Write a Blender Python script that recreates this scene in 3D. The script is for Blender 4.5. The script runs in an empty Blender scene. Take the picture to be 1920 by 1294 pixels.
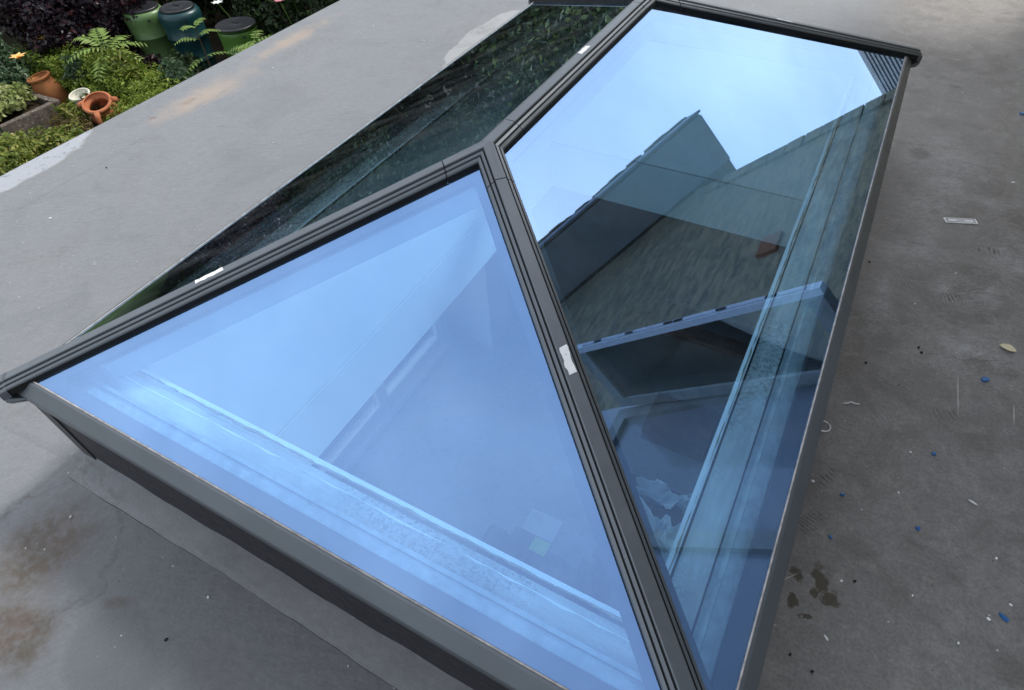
import bpy, bmesh, math, random
import numpy as np
from mathutils import Vector, Matrix
random.seed(7)
rng = np.random.default_rng(11)
sc = bpy.context.scene
COL = sc.collection
R = math.radians

# ------------------------------------------------------------------ camera
cd = bpy.data.cameras.new("camera"); cam = bpy.data.objects.new("camera", cd); COL.objects.link(cam)
cr = Vector((0.87784673, 0.47715971, -0.04127616)); cu = Vector((-0.3270011, 0.6600951, 0.67627268))
cf = Vector((-0.34993627, 0.58016642, -0.73549408))
m = Matrix((cr, cu, -cf)).transposed().to_4x4(); m.translation = Vector((1.34037, -0.17830, 0.94285))
cam.matrix_world = m
cd.sensor_fit = 'HORIZONTAL'; cd.sensor_width = 36.0; cd.lens = 36.0 * 1141.78 / 1920.0
cd.clip_start = 0.02; cd.clip_end = 1000
sc.camera = cam

# ------------------------------------------------------------------ world and sun
SUN_AZ, SUN_EL = 24.0, 52.0          # degrees clockwise from +y, above the horizon
world = bpy.data.worlds.new("World"); sc.world = world; world.use_nodes = True
wn, wl = world.node_tree.nodes, world.node_tree.links
wn.clear()
w_out = wn.new("ShaderNodeOutputWorld"); w_bg = wn.new("ShaderNodeBackground")
sky = wn.new("ShaderNodeTexSky"); sky.sky_type = 'NISHITA'; sky.sun_disc = False
sky.sun_elevation = R(SUN_EL); sky.sun_rotation = R(SUN_AZ); sky.air_density = 1.0; sky.dust_density = 2.2
w_tc = wn.new("ShaderNodeTexCoord")
# the cloud layer is a flat deck: look direction divided by its height gives the place on the deck
w_sep = wn.new("ShaderNodeSeparateXYZ"); wl.new(w_tc.outputs["Generated"], w_sep.inputs[0])
w_mx = wn.new("ShaderNodeMath"); w_mx.operation = 'MAXIMUM'; w_mx.inputs[1].default_value = 0.06; wl.new(w_sep.outputs["Z"], w_mx.inputs[0])
w_dx = wn.new("ShaderNodeMath"); w_dx.operation = 'DIVIDE'; wl.new(w_sep.outputs["X"], w_dx.inputs[0]); wl.new(w_mx.outputs[0], w_dx.inputs[1])
w_dy = wn.new("ShaderNodeMath"); w_dy.operation = 'DIVIDE'; wl.new(w_sep.outputs["Y"], w_dy.inputs[0]); wl.new(w_mx.outputs[0], w_dy.inputs[1])
w_cmb = wn.new("ShaderNodeCombineXYZ"); wl.new(w_dx.outputs[0], w_cmb.inputs[0]); wl.new(w_dy.outputs[0], w_cmb.inputs[1])
w_map = wn.new("ShaderNodeMapping"); w_map.inputs["Location"].default_value = (2.3, 4.7, 2.1); wl.new(w_cmb.outputs[0], w_map.inputs["Vector"])
def cloud_noise(scale, detail):
    x = wn.new("ShaderNodeTexNoise"); x.inputs["Scale"].default_value = scale; x.inputs["Detail"].default_value = detail; x.inputs["Roughness"].default_value = .52
    wl.new(w_map.outputs["Vector"], x.inputs["Vector"]); return x
w_no, w_n2 = cloud_noise(.55, 7), cloud_noise(.8, 6)
w_rp = wn.new("ShaderNodeMapRange"); w_rp.inputs["From Min"].default_value = 0.36; w_rp.inputs["From Max"].default_value = 0.62
w_rp.inputs["To Min"].default_value = 0.30; w_rp.inputs["To Max"].default_value = 0.9
w_r2 = wn.new("ShaderNodeMapRange"); w_r2.inputs["From Min"].default_value = 0.36; w_r2.inputs["From Max"].default_value = 0.64; wl.new(w_n2.outputs["Fac"], w_r2.inputs["Value"])
w_cc = wn.new("ShaderNodeMix"); w_cc.data_type = 'RGBA'; w_cc.inputs["A"].default_value = (6.6, 7.2, 7.9, 1); w_cc.inputs["B"].default_value = (10.6, 10.8, 11.0, 1)
wl.new(w_r2.outputs["Result"], w_cc.inputs["Factor"])
w_mix = wn.new("ShaderNodeMix"); w_mix.data_type = 'RGBA'; wl.new(w_cc.outputs["Result"], w_mix.inputs["B"])
wl.new(w_no.outputs["Fac"], w_rp.inputs["Value"]); wl.new(w_rp.outputs["Result"], w_mix.inputs["Factor"])
wl.new(sky.outputs["Color"], w_mix.inputs["A"]); wl.new(w_mix.outputs["Result"], w_bg.inputs["Color"])
w_bg.inputs["Strength"].default_value = 0.09
wl.new(w_bg.outputs["Background"], w_out.inputs["Surface"])
sd = bpy.data.lights.new("sun", 'SUN'); sun = bpy.data.objects.new("sun", sd); COL.objects.link(sun)
sd.energy = 1.5; sd.angle = R(10); sd.color = (1.0, 0.96, 0.9)
sdir = Vector((math.sin(R(SUN_AZ)) * math.cos(R(SUN_EL)), math.cos(R(SUN_AZ)) * math.cos(R(SUN_EL)), math.sin(R(SUN_EL))))
sun.rotation_euler = sdir.to_track_quat('Z', 'Y').to_euler()
sc.view_settings.view_transform = 'Standard'; sc.view_settings.look = 'None'
sc.view_settings.exposure = 1.05; sc.view_settings.gamma = 1.0; sc.view_settings.use_curve_mapping = False
sc.cycles.use_denoising = True
sc.cycles.max_bounces = 10; sc.cycles.transparent_max_bounces = 16; sc.cycles.glossy_bounces = 4

# ------------------------------------------------------------------ material helpers
class NT:
    """small wrapper that makes node graphs short to write"""
    def __init__(s, name):
        s.mat = bpy.data.materials.new(name); s.mat.use_nodes = True
        s.n = s.mat.node_tree.nodes; s.l = s.mat.node_tree.links
        s.n.clear(); s.out = s.n.new("ShaderNodeOutputMaterial")
        s._pos = None
    def node(s, t, **kw):
        x = s.n.new(t)
        for k, v in kw.items():
            if k.startswith("_"): setattr(x, k[1:], v)
            else: s.set(x.inputs[k.replace("__", " ")], v)
        return x
    def set(s, sock, v):
        if isinstance(v, bpy.types.NodeSocket): s.l.new(v, sock)
        elif isinstance(v, (tuple, list)) and len(v) == 3 and sock.type == 'RGBA': sock.default_value = (*v, 1)
        else: sock.default_value = v
    @property
    def pos(s):
        if s._pos is None: s._pos = s.node("ShaderNodeTexCoord").outputs["Object"]
        return s._pos
    def math(s, op, a, b=0.0, clamp=False):
        x = s.n.new("ShaderNodeMath"); x.operation = op; x.use_clamp = clamp
        s.set(x.inputs[0], a); s.set(x.inputs[1], b); return x.outputs[0]
    def noise(s, scale, detail=4, rough=.55, vec=None, dist=0.0):
        x = s.node("ShaderNodeTexNoise", Scale=scale, Detail=detail, Roughness=rough, Distortion=dist)
        s.set(x.inputs["Vector"], vec if vec is not None else s.pos); return x.outputs["Fac"]
    def rng(s, v, a, b, c=0.0, d=1.0, smooth=False):
        x = s.node("ShaderNodeMapRange"); x.interpolation_type = 'SMOOTHSTEP' if smooth else 'LINEAR'
        for k, q in zip(("Value", "From Min", "From Max", "To Min", "To Max"), (v, a, b, c, d)): s.set(x.inputs[k], q)
        return x.outputs["Result"]
    def mix(s, f, a, b, mode='MIX'):
        x = s.n.new("ShaderNodeMix"); x.data_type = 'RGBA'; x.blend_type = mode
        s.set(x.inputs["Factor"], f); s.set(x.inputs["A"], a); s.set(x.inputs["B"], b); return x.outputs["Result"]
    def map(s, loc=(0, 0, 0), rot=0.0, scale=(1, 1, 1), vec=None):
        x = s.n.new("ShaderNodeMapping"); x.vector_type = 'TEXTURE'
        x.inputs["Location"].default_value = loc; x.inputs["Rotation"].default_value = (0, 0, rot); x.inputs["Scale"].default_value = scale
        s.set(x.inputs["Vector"], vec if vec is not None else s.pos); return x.outputs["Vector"]
    def spot(s, x, y, rx, ry, rot=0.0, wob=None, amp=.6, soft=.5, z=-0.34):
        v = s.map((x, y, z), R(rot), (rx, ry, 50.0))
        ln = s.node("ShaderNodeVectorMath", _operation='LENGTH'); s.set(ln.inputs[0], v)
        d = ln.outputs["Value"]
        if wob is not None: d = s.math('ADD', d, s.math('MULTIPLY', s.math('SUBTRACT', wob, .5), amp * 2))
        return s.rng(d, 1.0 - soft, 1.0, 1.0, 0.0, True)
    def bsdf(s, color, rough=.6, spec=.4, bump=None, bstr=.3, bdist=.002, metal=0.0, **kw):
        b = s.node("ShaderNodeBsdfPrincipled"); s.set(b.inputs["Base Color"], color)
        s.set(b.inputs["Roughness"], rough); s.set(b.inputs["Specular IOR Level"], spec); s.set(b.inputs["Metallic"], metal)
        for k, v in kw.items(): s.set(b.inputs[k.replace("__", " ")], v)
        if bump is not None:
            bn = s.node("ShaderNodeBump", Strength=bstr, Distance=bdist); s.set(bn.inputs["Height"], bump)
            s.l.new(bn.outputs["Normal"], b.inputs["Normal"])
        s.l.new(b.outputs[0], s.out.inputs["Surface"]); return s.mat

def plain(name, col, rough=.6, spec=.4, var=.25, scale=12, bstr=.25, bdist=.002, metal=0.0, **kw):
    t = NT(name); n = t.noise(scale, 6, .6); n2 = t.noise(scale * 5, 3, .6)
    f = t.rng(n, .3, .7, 1 - var, 1 + var)
    c = t.mix(1.0, col, t.mix(0, (1, 1, 1), (1, 1, 1)), 'MULTIPLY')
    vm = t.node("ShaderNodeVectorMath", _operation='SCALE'); vm.inputs[0].default_value = col; t.set(vm.inputs["Scale"], f)
    return t.bsdf(vm.outputs[0], t.rng(n2, .3, .7, rough - .08, rough + .08), spec, n2, bstr, bdist, metal, **kw)

def leafmat(name, c1, c2, c3=None, rough=.5, trans=.35):
    t = NT(name); g = t.node("ShaderNodeNewGeometry").outputs["Random Per Island"]
    c = t.mix(g, c1, c2)
    if c3 is not None: c = t.mix(t.rng(g, .82, .9), c, c3)
    n = t.noise(2.5, 3); c = t.mix(t.rng(n, .35, .65, 0.0, .45), c, c1)
    b = t.node("ShaderNodeBsdfPrincipled"); t.set(b.inputs["Base Color"], c); b.inputs["Roughness"].default_value = rough
    b.inputs["Specular IOR Level"].default_value = .3
    tr = t.node("ShaderNodeBsdfTranslucent"); t.set(tr.inputs["Color"], c)
    mx = t.node("ShaderNodeMixShader"); mx.inputs[0].default_value = trans
    t.l.new(b.outputs[0], mx.inputs[1]); t.l.new(tr.outputs[0], mx.inputs[2]); t.l.new(mx.outputs[0], t.out.inputs["Surface"])
    return t.mat

# ------------------------------------------------------------------ object helpers
def link(name, me, mat=None, parent=None):
    o = bpy.data.objects.new(name, me); COL.objects.link(o)
    if mat is not None:
        for mm in (mat if isinstance(mat, (list, tuple)) else [mat]): me.materials.append(mm)
    if parent is not None: o.parent = parent
    return o
def pyobj(name, v, f, mat, parent=None, smooth=False, fix=True):
    me = bpy.data.meshes.new(name); me.from_pydata([tuple(map(float, q)) for q in v], [], f)
    if fix:
        bm = bmesh.new(); bm.from_mesh(me); bmesh.ops.recalc_face_normals(bm, faces=bm.faces); bm.to_mesh(me); bm.free()
    if smooth: me.shade_smooth()
    me.update(); return link(name, me, mat, parent)
def bmobj(name, bm, mat, parent=None, smooth=False, bevel=0.0):
    if bevel: bmesh.ops.bevel(bm, geom=bm.edges[:], offset=bevel, segments=2, profile=.6, affect='EDGES')
    me = bpy.data.meshes.new(name); bmesh.ops.recalc_face_normals(bm, faces=bm.faces); bm.to_mesh(me); bm.free()
    if smooth: me.shade_smooth()
    return link(name, me, mat, parent)
def box(bm, x0, x1, y0, y1, z0, z1):
    vs = [bm.verts.new((x, y, z)) for z in (z0, z1) for y in (y0, y1) for x in (x0, x1)]
    for f in ((0, 1, 3, 2), (4, 5, 7, 6), (0, 1, 5, 4), (2, 3, 7, 6), (0, 2, 6, 4), (1, 3, 7, 5)): bm.faces.new([vs[i] for i in f])
def boxobj(name, b, mat, parent=None, bevel=0.0):
    bm = bmesh.new(); box(bm, *b); return bmobj(name, bm, mat, parent, bevel=bevel)
def lathe(bm, prof, seg=32, axis=None, org=(0, 0, 0), close=False):
    """profile [(r,z)] about z, optionally turned by matrix"""
    M = axis if axis is not None else Matrix.Identity(3); org = Vector(org); rings = []
    for r_, z_ in prof:
        if r_ < 1e-6: rings.append([bm.verts.new(org + M @ Vector((0, 0, z_)))])
        else: rings.append([bm.verts.new(org + M @ Vector((r_ * math.cos(2 * math.pi * k / seg), r_ * math.sin(2 * math.pi * k / seg), z_))) for k in range(seg)])
    for A, B in zip(rings, rings[1:]):
        for k in range(seg):
            k2 = (k + 1) % seg
            if len(A) == 1 and len(B) > 1: bm.faces.new((A[0], B[k], B[k2]))
            elif len(B) == 1 and len(A) > 1: bm.faces.new((A[k], A[k2], B[0]))
            elif len(A) > 1: bm.faces.new((A[k], A[k2], B[k2], B[k]))
def tube(bm, pts, rad, seg=6):
    pts = [Vector(q) for q in pts]; rings = []
    for i, q in enumerate(pts):
        d = (pts[min(i + 1, len(pts) - 1)] - pts[max(i - 1, 0)]).normalized()
        a = d.orthogonal().normalized(); b = d.cross(a)
        r_ = rad[i] if isinstance(rad, (list, tuple)) else rad
        rings.append([bm.verts.new(q + (a * math.cos(2 * math.pi * k / seg) + b * math.sin(2 * math.pi * k / seg)) * r_) for k in range(seg)])
    for A, B in zip(rings, rings[1:]):
        for k in range(seg): bm.faces.new((A[k], A[(k + 1) % seg], B[(k + 1) % seg], B[k]))
    bm.faces.new(rings[0][::-1]); bm.faces.new(rings[-1])
def thing(name, label, cat, loc=(0, 0, 0), group=None):
    o = bpy.data.objects.new(name, None); COL.objects.link(o); o.location = loc; o.empty_display_size = .1
    return tag(o, label, cat, group)
def tag(o, label, cat, group=None):
    o["label"] = label; o["category"] = cat
    if group: o["group"] = group
    return o
def struct(o, kind="structure"): o["kind"] = kind; return o

# ------------------------------------------------------------------ lantern geometry numbers (metres)
W, L, H, A_ = 1.5, 2.41944, 0.317994, 0.754232
S_, T_ = H / (W / 2), H / A_
E_ = 0.026
RZ = -0.34                      # flat roof surface
P1 = Vector((W / 2, A_, H)); P2 = Vector((W / 2, L - A_, H))
IX0, IX1, IY0, IY1 = 0.17, W - 0.17, 0.14, L - 0.165      # light shaft opening
CEIL, FLOOR = -0.80, -2.9
GZ = -3.1                       # garden ground

# ------------------------------------------------------------------ materials: roof
def roof_material():
    t = NT("grey_roof_resin")
    wob = t.noise(9, 6, .6); big = t.noise(1.3, 5, .55); fine = t.noise(60, 4, .6); grit = t.noise(380, 2, .6)
    st = t.noise(14, 5, .65, t.map(rot=R(20), scale=(1, .18, 1)))
    wob2 = t.noise(42, 5, .65); wob3 = t.noise(30, 2)
    base = t.mix(t.rng(big, .35, .65), (.157, .164, .173), (.186, .191, .196))
    base = t.mix(t.rng(fine, .3, .72, 0, .28), base, (.105, .111, .118))
    strokes = t.noise(20, 5, .7, t.map(rot=R(58), scale=(1, .16, 1)), 1.0)
    base = t.mix(t.rng(strokes, .38, .66, 0, .42), base, (.215, .225, .235))
    base = t.mix(t.rng(t.noise(3.4, 6, .62, None, .8), .5, .68, 0, .5), base, (.125, .134, .144))
    # warm grey dust on the walked side of the roof
    sx = t.node("ShaderNodeSeparateXYZ"); t.set(sx.inputs[0], t.pos)
    side = t.rng(t.math('ADD', sx.outputs[0], t.math('MULTIPLY', wob, .35)), 1.3, 1.75, 0, 1, True)
    base = t.mix(t.math('MULTIPLY', side, .8), base, t.mix(t.rng(fine, .35, .7), (.168, .153, .138), (.238, .219, .200)))
    base = t.mix(t.rng(t.math('MULTIPLY', st, side), .5, .72, 0, .5), base, (.20, .195, .19))
    blot = t.noise(4.5, 6, .65, None, 1.2); blot2 = t.noise(17, 5, .7)
    base = t.mix(t.math('MULTIPLY', side, t.rng(blot, .46, .62, 0, .6)), base, (.108, .097, .086))
    base = t.mix(t.math('MULTIPLY', side, t.rng(blot2, .52, .66, 0, .6)), base, (.26, .245, .228))
    scuff = [(1.96, 1.86, .12, .14, 0), (1.84, 1.62, .14, .11, 20), (1.75, 2.35, .2, .3, 10), (1.93, 2.16, .1, .06, 0), (1.7, 1.75, .16, .12, 0), (1.86, 1.35, .2, .12, 30), (1.72, 2.05, .12, .25, 0), (1.62, 1.45, .06, .2, 0)]
    scr = t.math('ADD', t.math('MULTIPLY', t.noise(38, 6, .75, t.map(rot=R(35), scale=(1, .3, 1)), 1.5), .6), t.math('MULTIPLY', t.noise(13, 4, .7), .4))
    for x, y, a, b, r_ in scuff:
        k = t.math('MULTIPLY', t.spot(x, y, a, b, r_, wob, .5, .8), t.rng(scr, .44, .64, 0, .9))
        base = t.mix(k, base, (.36, .355, .35))
    # dusty boot prints with ribbed soles
    prints = [(1.665, 1.009, .05, .026, 35), (1.705, 1.165, .045, .024, -50), (1.813, 1.578, .05, .03, 10), (1.587, .94, .05, .022, 60), (1.585, .79, .055, .024, 55),
              (1.577, .66, .05, .022, 62), (1.684, 1.594, .045, .024, 20), (1.889, 1.862, .05, .032, 0), (1.818, 1.115, .04, .028, 25), (1.93, 2.16, .05, .03, 15)]
    for i, (x, y, a, b, r_) in enumerate(prints):
        wv = t.node("ShaderNodeTexWave", Scale=(27.0, 36.0, 31.0, 22.0)[i % 4], Distortion=3.5, Detail=3.0); wv.bands_direction = 'X'
        t.set(wv.inputs["Vector"], t.map((x, y, 0), R(r_ + 8), (1, 1, 1)))
        k = t.math('MULTIPLY', t.spot(x, y, a, b, r_, wob, .45, .5), t.rng(wv.outputs["Fac"], .45, .75))
        k = t.math('MULTIPLY', k, t.math('MULTIPLY', t.rng(wob3, .38, .55, .25, .95), t.rng(wob2, .4, .58, .1, 1)))
        base = t.mix(k, base, (.05, .046, .042) if i % 3 else (.27, .26, .25))
    # stains: brown dried puddle, peach bloom along the edge, pale touch-up paint, dark drips; also painted shade before the lantern
    puddle = t.math('MAXIMUM', t.spot(.08, -.19, .16, .17, 20, wob, .55, .75), t.math('MAXIMUM', t.spot(.19, -.33, .14, .1, 0, wob, .5, .7), t.spot(.335, -.19, .045, .02, 30, wob, .5, .7)))
    base = t.mix(t.math('MULTIPLY', puddle, t.rng(fine, .3, .6, .45, .95)), base, t.mix(t.rng(wob, .4, .62), (.085, .068, .045), (.115, .080, .058)))
    ring = t.math('SUBTRACT', t.spot(.08, -.19, .185, .195, 20, wob, .55, .10), t.spot(.08, -.19, .178, .188, 20, wob, .55, .12))
    base = t.mix(t.math('MULTIPLY', ring, t.rng(wob2, .4, .6, .2, .8)), base, (.06, .05, .04))
    tan = t.math('MAXIMUM', t.spot(.62, -.17, .09, .06, 0, wob, .5, .8), t.spot(.76, -.2, .1, .05, 0, wob, .5, .8))
    base = t.mix(t.math('MULTIPLY', tan, t.rng(fine, .3, .6, .3, .7)), base, (.135, .115, .085))
    base = t.mix(t.math('MULTIPLY', t.spot(.42, -.26, .13, .09, 0, wob, .35, .25), .8), base, (.135, .147, .155))
    front_shade = t.math('MULTIPLY', t.spot(.95, -.1, .95, .26, 0, wob, .3, .55), .75)  # shade in front of the lantern, deepened by darkening the roof colour
    base = t.mix(front_shade, base, t.mix(t.rng(fine, .35, .7), (.098, .096, .099), (.142, .14, .143)))
    peach = t.math('MAXIMUM', t.spot(-1.38, 1.62, .13, .42, 0, wob, .6, .9), t.spot(-1.46, 2.3, .09, .45, 0, wob, .6, .9))
    base = t.mix(t.math('MULTIPLY', peach, t.rng(fine, .2, .7, .5, .85)), base, (.33, .255, .19))
    base = t.mix(t.math('MULTIPLY', t.spot(-1.40, 1.535, .03, .075, 0, wob2, 1.6, .9), t.rng(grit, .42, .6, 0, .95)), base, (.12, .075, .04))
    base = t.mix(t.math('MULTIPLY', t.spot(-1.425, 1.34, .014, .02, 0, wob2, 1.4, .6), .8), base, (.15, .08, .05))
    paint = t.spot(-1.66, .78, .20, .40, 0, wob, .22, .12)
    base = t.mix(t.math('MULTIPLY', t.spot(-1.66, .78, .245, .46, 0, wob, .22, .2), t.rng(fine, .3, .6, .3, .8)), base, (.16, .165, .155))
    base = t.mix(t.math('MULTIPLY', paint, t.rng(t.noise(40, 3), .36, .42, .35, 1)), base, (.31, .325, .35))
    patch = t.spot(-.46, 2.75, .13, .42, 4, t.noise(5, 2), .3, .06)
    base = t.mix(t.math('MULTIPLY', patch, .85), base, (.30, .305, .305))
    sandy = t.math('MAXIMUM', t.spot(-.35, 1.3, .14, .9, 0, wob, .7, .9), t.spot(-.3, .45, .12, .2, 0, wob, .6, .9))
    base = t.mix(t.math('MULTIPLY', sandy, t.rng(grit, .35, .6, 0, .55)), base, (.25, .235, .205))
    for x, y, a, b in ((1.62, .54, .018, .03), (1.643, .508, .02, .025), (1.578, .47, .012, .02), (1.6, .447, .022, .006), (1.574, .53, .012, .02), (1.61, .505, .009, .012)):
        base = t.mix(t.spot(x, y, a * 1.1, b * 1.1, 20, wob2, 1.5, .5), base, (.06, .05, .03))
    moss = t.math('MAXIMUM', t.spot(1.66, 2.4, .05, .06, 0, wob, .8, .6), t.spot(1.745, 3.06, .03, .02, 0, wob, .8, .6))
    base = t.mix(t.math('MULTIPLY', moss, t.rng(grit, .4, .6, .2, .9)), base, (.06, .052, .035))
    for x, y, b, r_ in ((1.84, 1.19, .1, 3), (1.963, 1.18, .05, 0), (1.55, .5, .05, -40)):
        base = t.mix(t.math('MULTIPLY', t.spot(x, y, .0022, b, r_, None, 0, .6), .75), base, (.45, .43, .40))
    for x, y, a, b, r_ in ((-1.06, 1.42, .035, .004, 20), (-.82, 1.15, .05, .003, 50), (-.95, 2.05, .03, .004, -30), (-.5, .75, .06, .003, 35), (-1.2, 1.05, .02, .006, 10), (-.62, 1.75, .05, .0035, 60), (-.9, .55, .06, .003, 25)):
        base = t.mix(t.math('MULTIPLY', t.spot(x, y, a, b, r_, wob2, .7, .7), .6), base, (.075, .078, .082))
    dirtp = t.noise(2.4, 7, .7, None, .6)
    base = t.mix(t.math('MULTIPLY', t.rng(dirtp, .52, .66, 0, .5), t.rng(wob2, .35, .6)), base, (.125, .122, .115))
    # fine flecks everywhere
    vor = t.node("ShaderNodeTexVoronoi", Scale=26.0); t.set(vor.inputs["Vector"], t.pos)
    base = t.mix(t.rng(vor.outputs["Distance"], .035, .06, .8, 0), base, t.mix(t.rng(wob, .45, .5), (.04, .04, .04), (.6, .6, .6)))
    base = t.mix(1.0, base, t.mix(t.rng(t.noise(150, 3, .7), .3, .7), t.mix(side, (.90, .90, .90), (.80, .80, .80)), t.mix(side, (1.08, 1.08, 1.08), (1.20, 1.20, 1.20))), 'MULTIPLY')
    hgt = t.math('ADD', t.math('MULTIPLY', fine, .6), t.math('ADD', t.math('MULTIPLY', st, .5), t.math('MULTIPLY', grit, .12)))
    rough = t.rng(t.math('ADD', big, t.math('MULTIPLY', fine, .3)), .4, .9, .36, .62)
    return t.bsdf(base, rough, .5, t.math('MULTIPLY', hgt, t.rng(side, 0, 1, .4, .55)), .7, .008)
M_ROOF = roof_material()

def metal_paint(name, col, rough=.32, spec=.5, metal=0.0):
    t = NT(name); n = t.noise(7, 5); n2 = t.noise(160, 2); dust = t.noise(34, 6, .65)
    c = t.mix(t.rng(dust, .5, .8, 0, .22), col, (.2, .2, .2)); c = t.mix(t.rng(n, .4, .7, 0, .25), c, tuple(q * 1.5 for q in col))
    return t.bsdf(c, t.rng(dust, .3, .75, rough - .05, rough + .14), spec, n2, .06, .0006, metal)
M_CAP = metal_paint("anthracite_powder_coat", (.125, .14, .155), .34, .5, .5)
M_GROOVE = plain("black_gasket", (.008, .008, .009), .7, .3)
M_KERB = plain("dark_kerb_paint", (.026, .0255, .030), .55, .25, .2, 10, .1, .001)
M_FLASH = metal_paint("dark_flashing_paint", (.055, .052, .052), .55, .35)
M_SEAL = plain("pale_silicone_seal", (.42, .40, .38), .6, .3, .35, 60)

def glass_top():
    t = NT("blue_solar_glass_coating")
    # reflectance rises from a blue coating colour face-on to near white at a grazing angle
    lw = t.node("ShaderNodeLayerWeight", Blend=.5)
    f = t.rng(t.math('POWER', lw.outputs["Facing"], 3.0), 0, 1, 0, .8)
    smear = t.noise(5, 6, .6, t.map(rot=R(30), scale=(1, .4, 1)))
    refl = t.mix(f, (.18, .305, .545), (.70, .91, .97))
    tint = t.mix(t.rng(t.math("POWER", lw.outputs["Facing"], 2.0), 0, .68), (.57, .78, .91), (.03, .03, .03))
    tr = t.node("ShaderNodeBsdfTransparent"); t.set(tr.inputs["Color"], tint)
    gl = t.node("ShaderNodeBsdfGlossy", Roughness=.004); t.set(gl.inputs["Color"], refl)
    dirt = t.node("ShaderNodeBsdfDiffuse", Color=(.55, .58, .6))
    ad = t.node("ShaderNodeAddShader"); t.l.new(tr.outputs[0], ad.inputs[0]); t.l.new(gl.outputs[0], ad.inputs[1])
    mx = t.node("ShaderNodeMixShader"); t.set(mx.inputs[0], t.rng(smear, .45, .8, .004, .05))
    t.l.new(ad.outputs[0], mx.inputs[1]); t.l.new(dirt.outputs[0], mx.inputs[2]); t.l.new(mx.outputs[0], t.out.inputs["Surface"])
    return t.mat
def glass_clear(name, tint):
    t = NT(name)
    lw = t.node("ShaderNodeFresnel", IOR=1.35); tr = t.node("ShaderNodeBsdfTransparent", Color=tint); gl = t.node("ShaderNodeBsdfGlossy", Roughness=.01)
    mx = t.node("ShaderNodeMixShader"); t.l.new(lw.outputs[0], mx.inputs[0]); t.l.new(tr.outputs[0], mx.inputs[1]); t.l.new(gl.outputs[0], mx.inputs[2])
    t.l.new(mx.outputs[0], t.out.inputs["Surface"]); return t.mat
def glass_under():
    t = NT("glass_underside"); tr = t.node("ShaderNodeBsdfTransparent", Color=(.93, .985, 1.0)); t.l.new(tr.outputs[0], t.out.inputs["Surface"]); return t.mat
M_GT, M_GU = glass_top(), glass_under()
M_WINGLASS = glass_clear("clear_window_glass", (.96, .98, .97))

# ------------------------------------------------------------------ flat roof (one sheet with the lantern opening) and its lip
def flat_roof():
    v, f = [], []
    xs = [-1.60, -1.2, .0, W, 1.9, 2.52]; ys = [-3.2, -.6, 0.0, L, 4.0, 6.6]
    xs = sorted(set(xs)); nx = len(xs)
    for y in ys:
        for x in xs: v.append((x, y, RZ))
    for j in range(len(ys) - 1):
        for i in range(nx - 1):
            if xs[i] >= -.001 and xs[i + 1] <= W + .001 and ys[j] >= -.001 and ys[j + 1] <= L + .001: continue
            f.append((j * nx + i, j * nx + i + 1, (j + 1) * nx + i + 1, (j + 1) * nx + i))
    # rounded drip lip on the garden edge, slightly uneven
    n = 60; base = len(v); prof = [(0, 0), (-.012, -.003), (-.022, -.012), (-.026, -.03), (-.026, -.075), (-.01, -.078), (0, -.08)]
    for k in range(n + 1):
        y = -3.2 + 9.8 * k / n; w = .004 * math.sin(y * 5.1) + .003 * math.sin(y * 13.7 + 1) + .002 * math.sin(y * 31)
        for px, pz in prof: v.append((-1.60 + px * (1 + w * 20), y, RZ + pz))
    m_ = len(prof)
    for k in range(n):
        for i in range(m_ - 1): f.append((base + k * m_ + i, base + k * m_ + i + 1, base + (k + 1) * m_ + i + 1, base + (k + 1) * m_ + i))
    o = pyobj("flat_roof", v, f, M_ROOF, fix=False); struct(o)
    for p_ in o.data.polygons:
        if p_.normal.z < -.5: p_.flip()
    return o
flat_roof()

# resin fillet (sloped upstand) all round the kerb: irregular, with a raised toe that throws the dark crack line
M_DIRT = plain("packed_dirt", (.035, .032, .028), .95, .1, .4, 60)
def fillet():
    v, f = [], []; n = 150
    prof = [(.012, .075), (.004, .058), (-.012, .036), (-.026, .018), (-.036, .0095), (-.041, .0075), (-.0418, .0006), (-.0445, -.002)]
    loop = []
    for k in range(n): loop.append((W * k / n, 0, 0, -1))
    for k in range(n): loop.append((W, L * k / n, 1, 0))
    for k in range(n): loop.append((W - W * k / n, L, 0, 1))
    for k in range(n): loop.append((0, L - L * k / n, -1, 0))
    N = len(loop)
    for i, (x, y, nx, ny) in enumerate(loop):
        q = i % n
        if q == 0:
            px, py, pnx, pny = loop[i - 1]; nx, ny = nx + pnx, ny + pny
        s = x * 1.0 + y * 1.0
        wob = 1 + .05 * math.sin(s * 7 + 1) + .02 * math.sin(s * 23 + .4 * math.sin(s * 5)) + .012 * math.sin(s * 57 + 2)
        toe = .0042 + .0022 * math.sin(s * 11 + 2) + .0010 * math.sin(s * 43)
        hw = .006 * math.sin(s * 14) + .004 * math.sin(s * 41)
        for j, (pu, pz) in enumerate(prof):
            off = -pu * (wob if pu < 0 else 1)
            v.append((x + nx * off, y + ny * off, RZ + pz + (hw if j < 2 else 0) + (.0016 * math.sin(s * 70 + j * 2) if 1 < j < 5 else 0) - (toe if j in (4, 5) else 0)))
    m_ = len(prof)
    for i in range(N):
        i2 = (i + 1) % N
        for j in range(m_ - 1): f.append((i * m_ + j, i2 * m_ + j, i2 * m_ + j + 1, i * m_ + j + 1))
    o = pyobj("roof_fillet", v, f, [M_ROOF, M_DIRT], smooth=True); struct(o)
    for i, p_ in enumerate(o.data.polygons):
        if i % (m_ - 1) == 5: p_.material_index = 1; p_.use_smooth = False
    return o
fillet()
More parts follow.
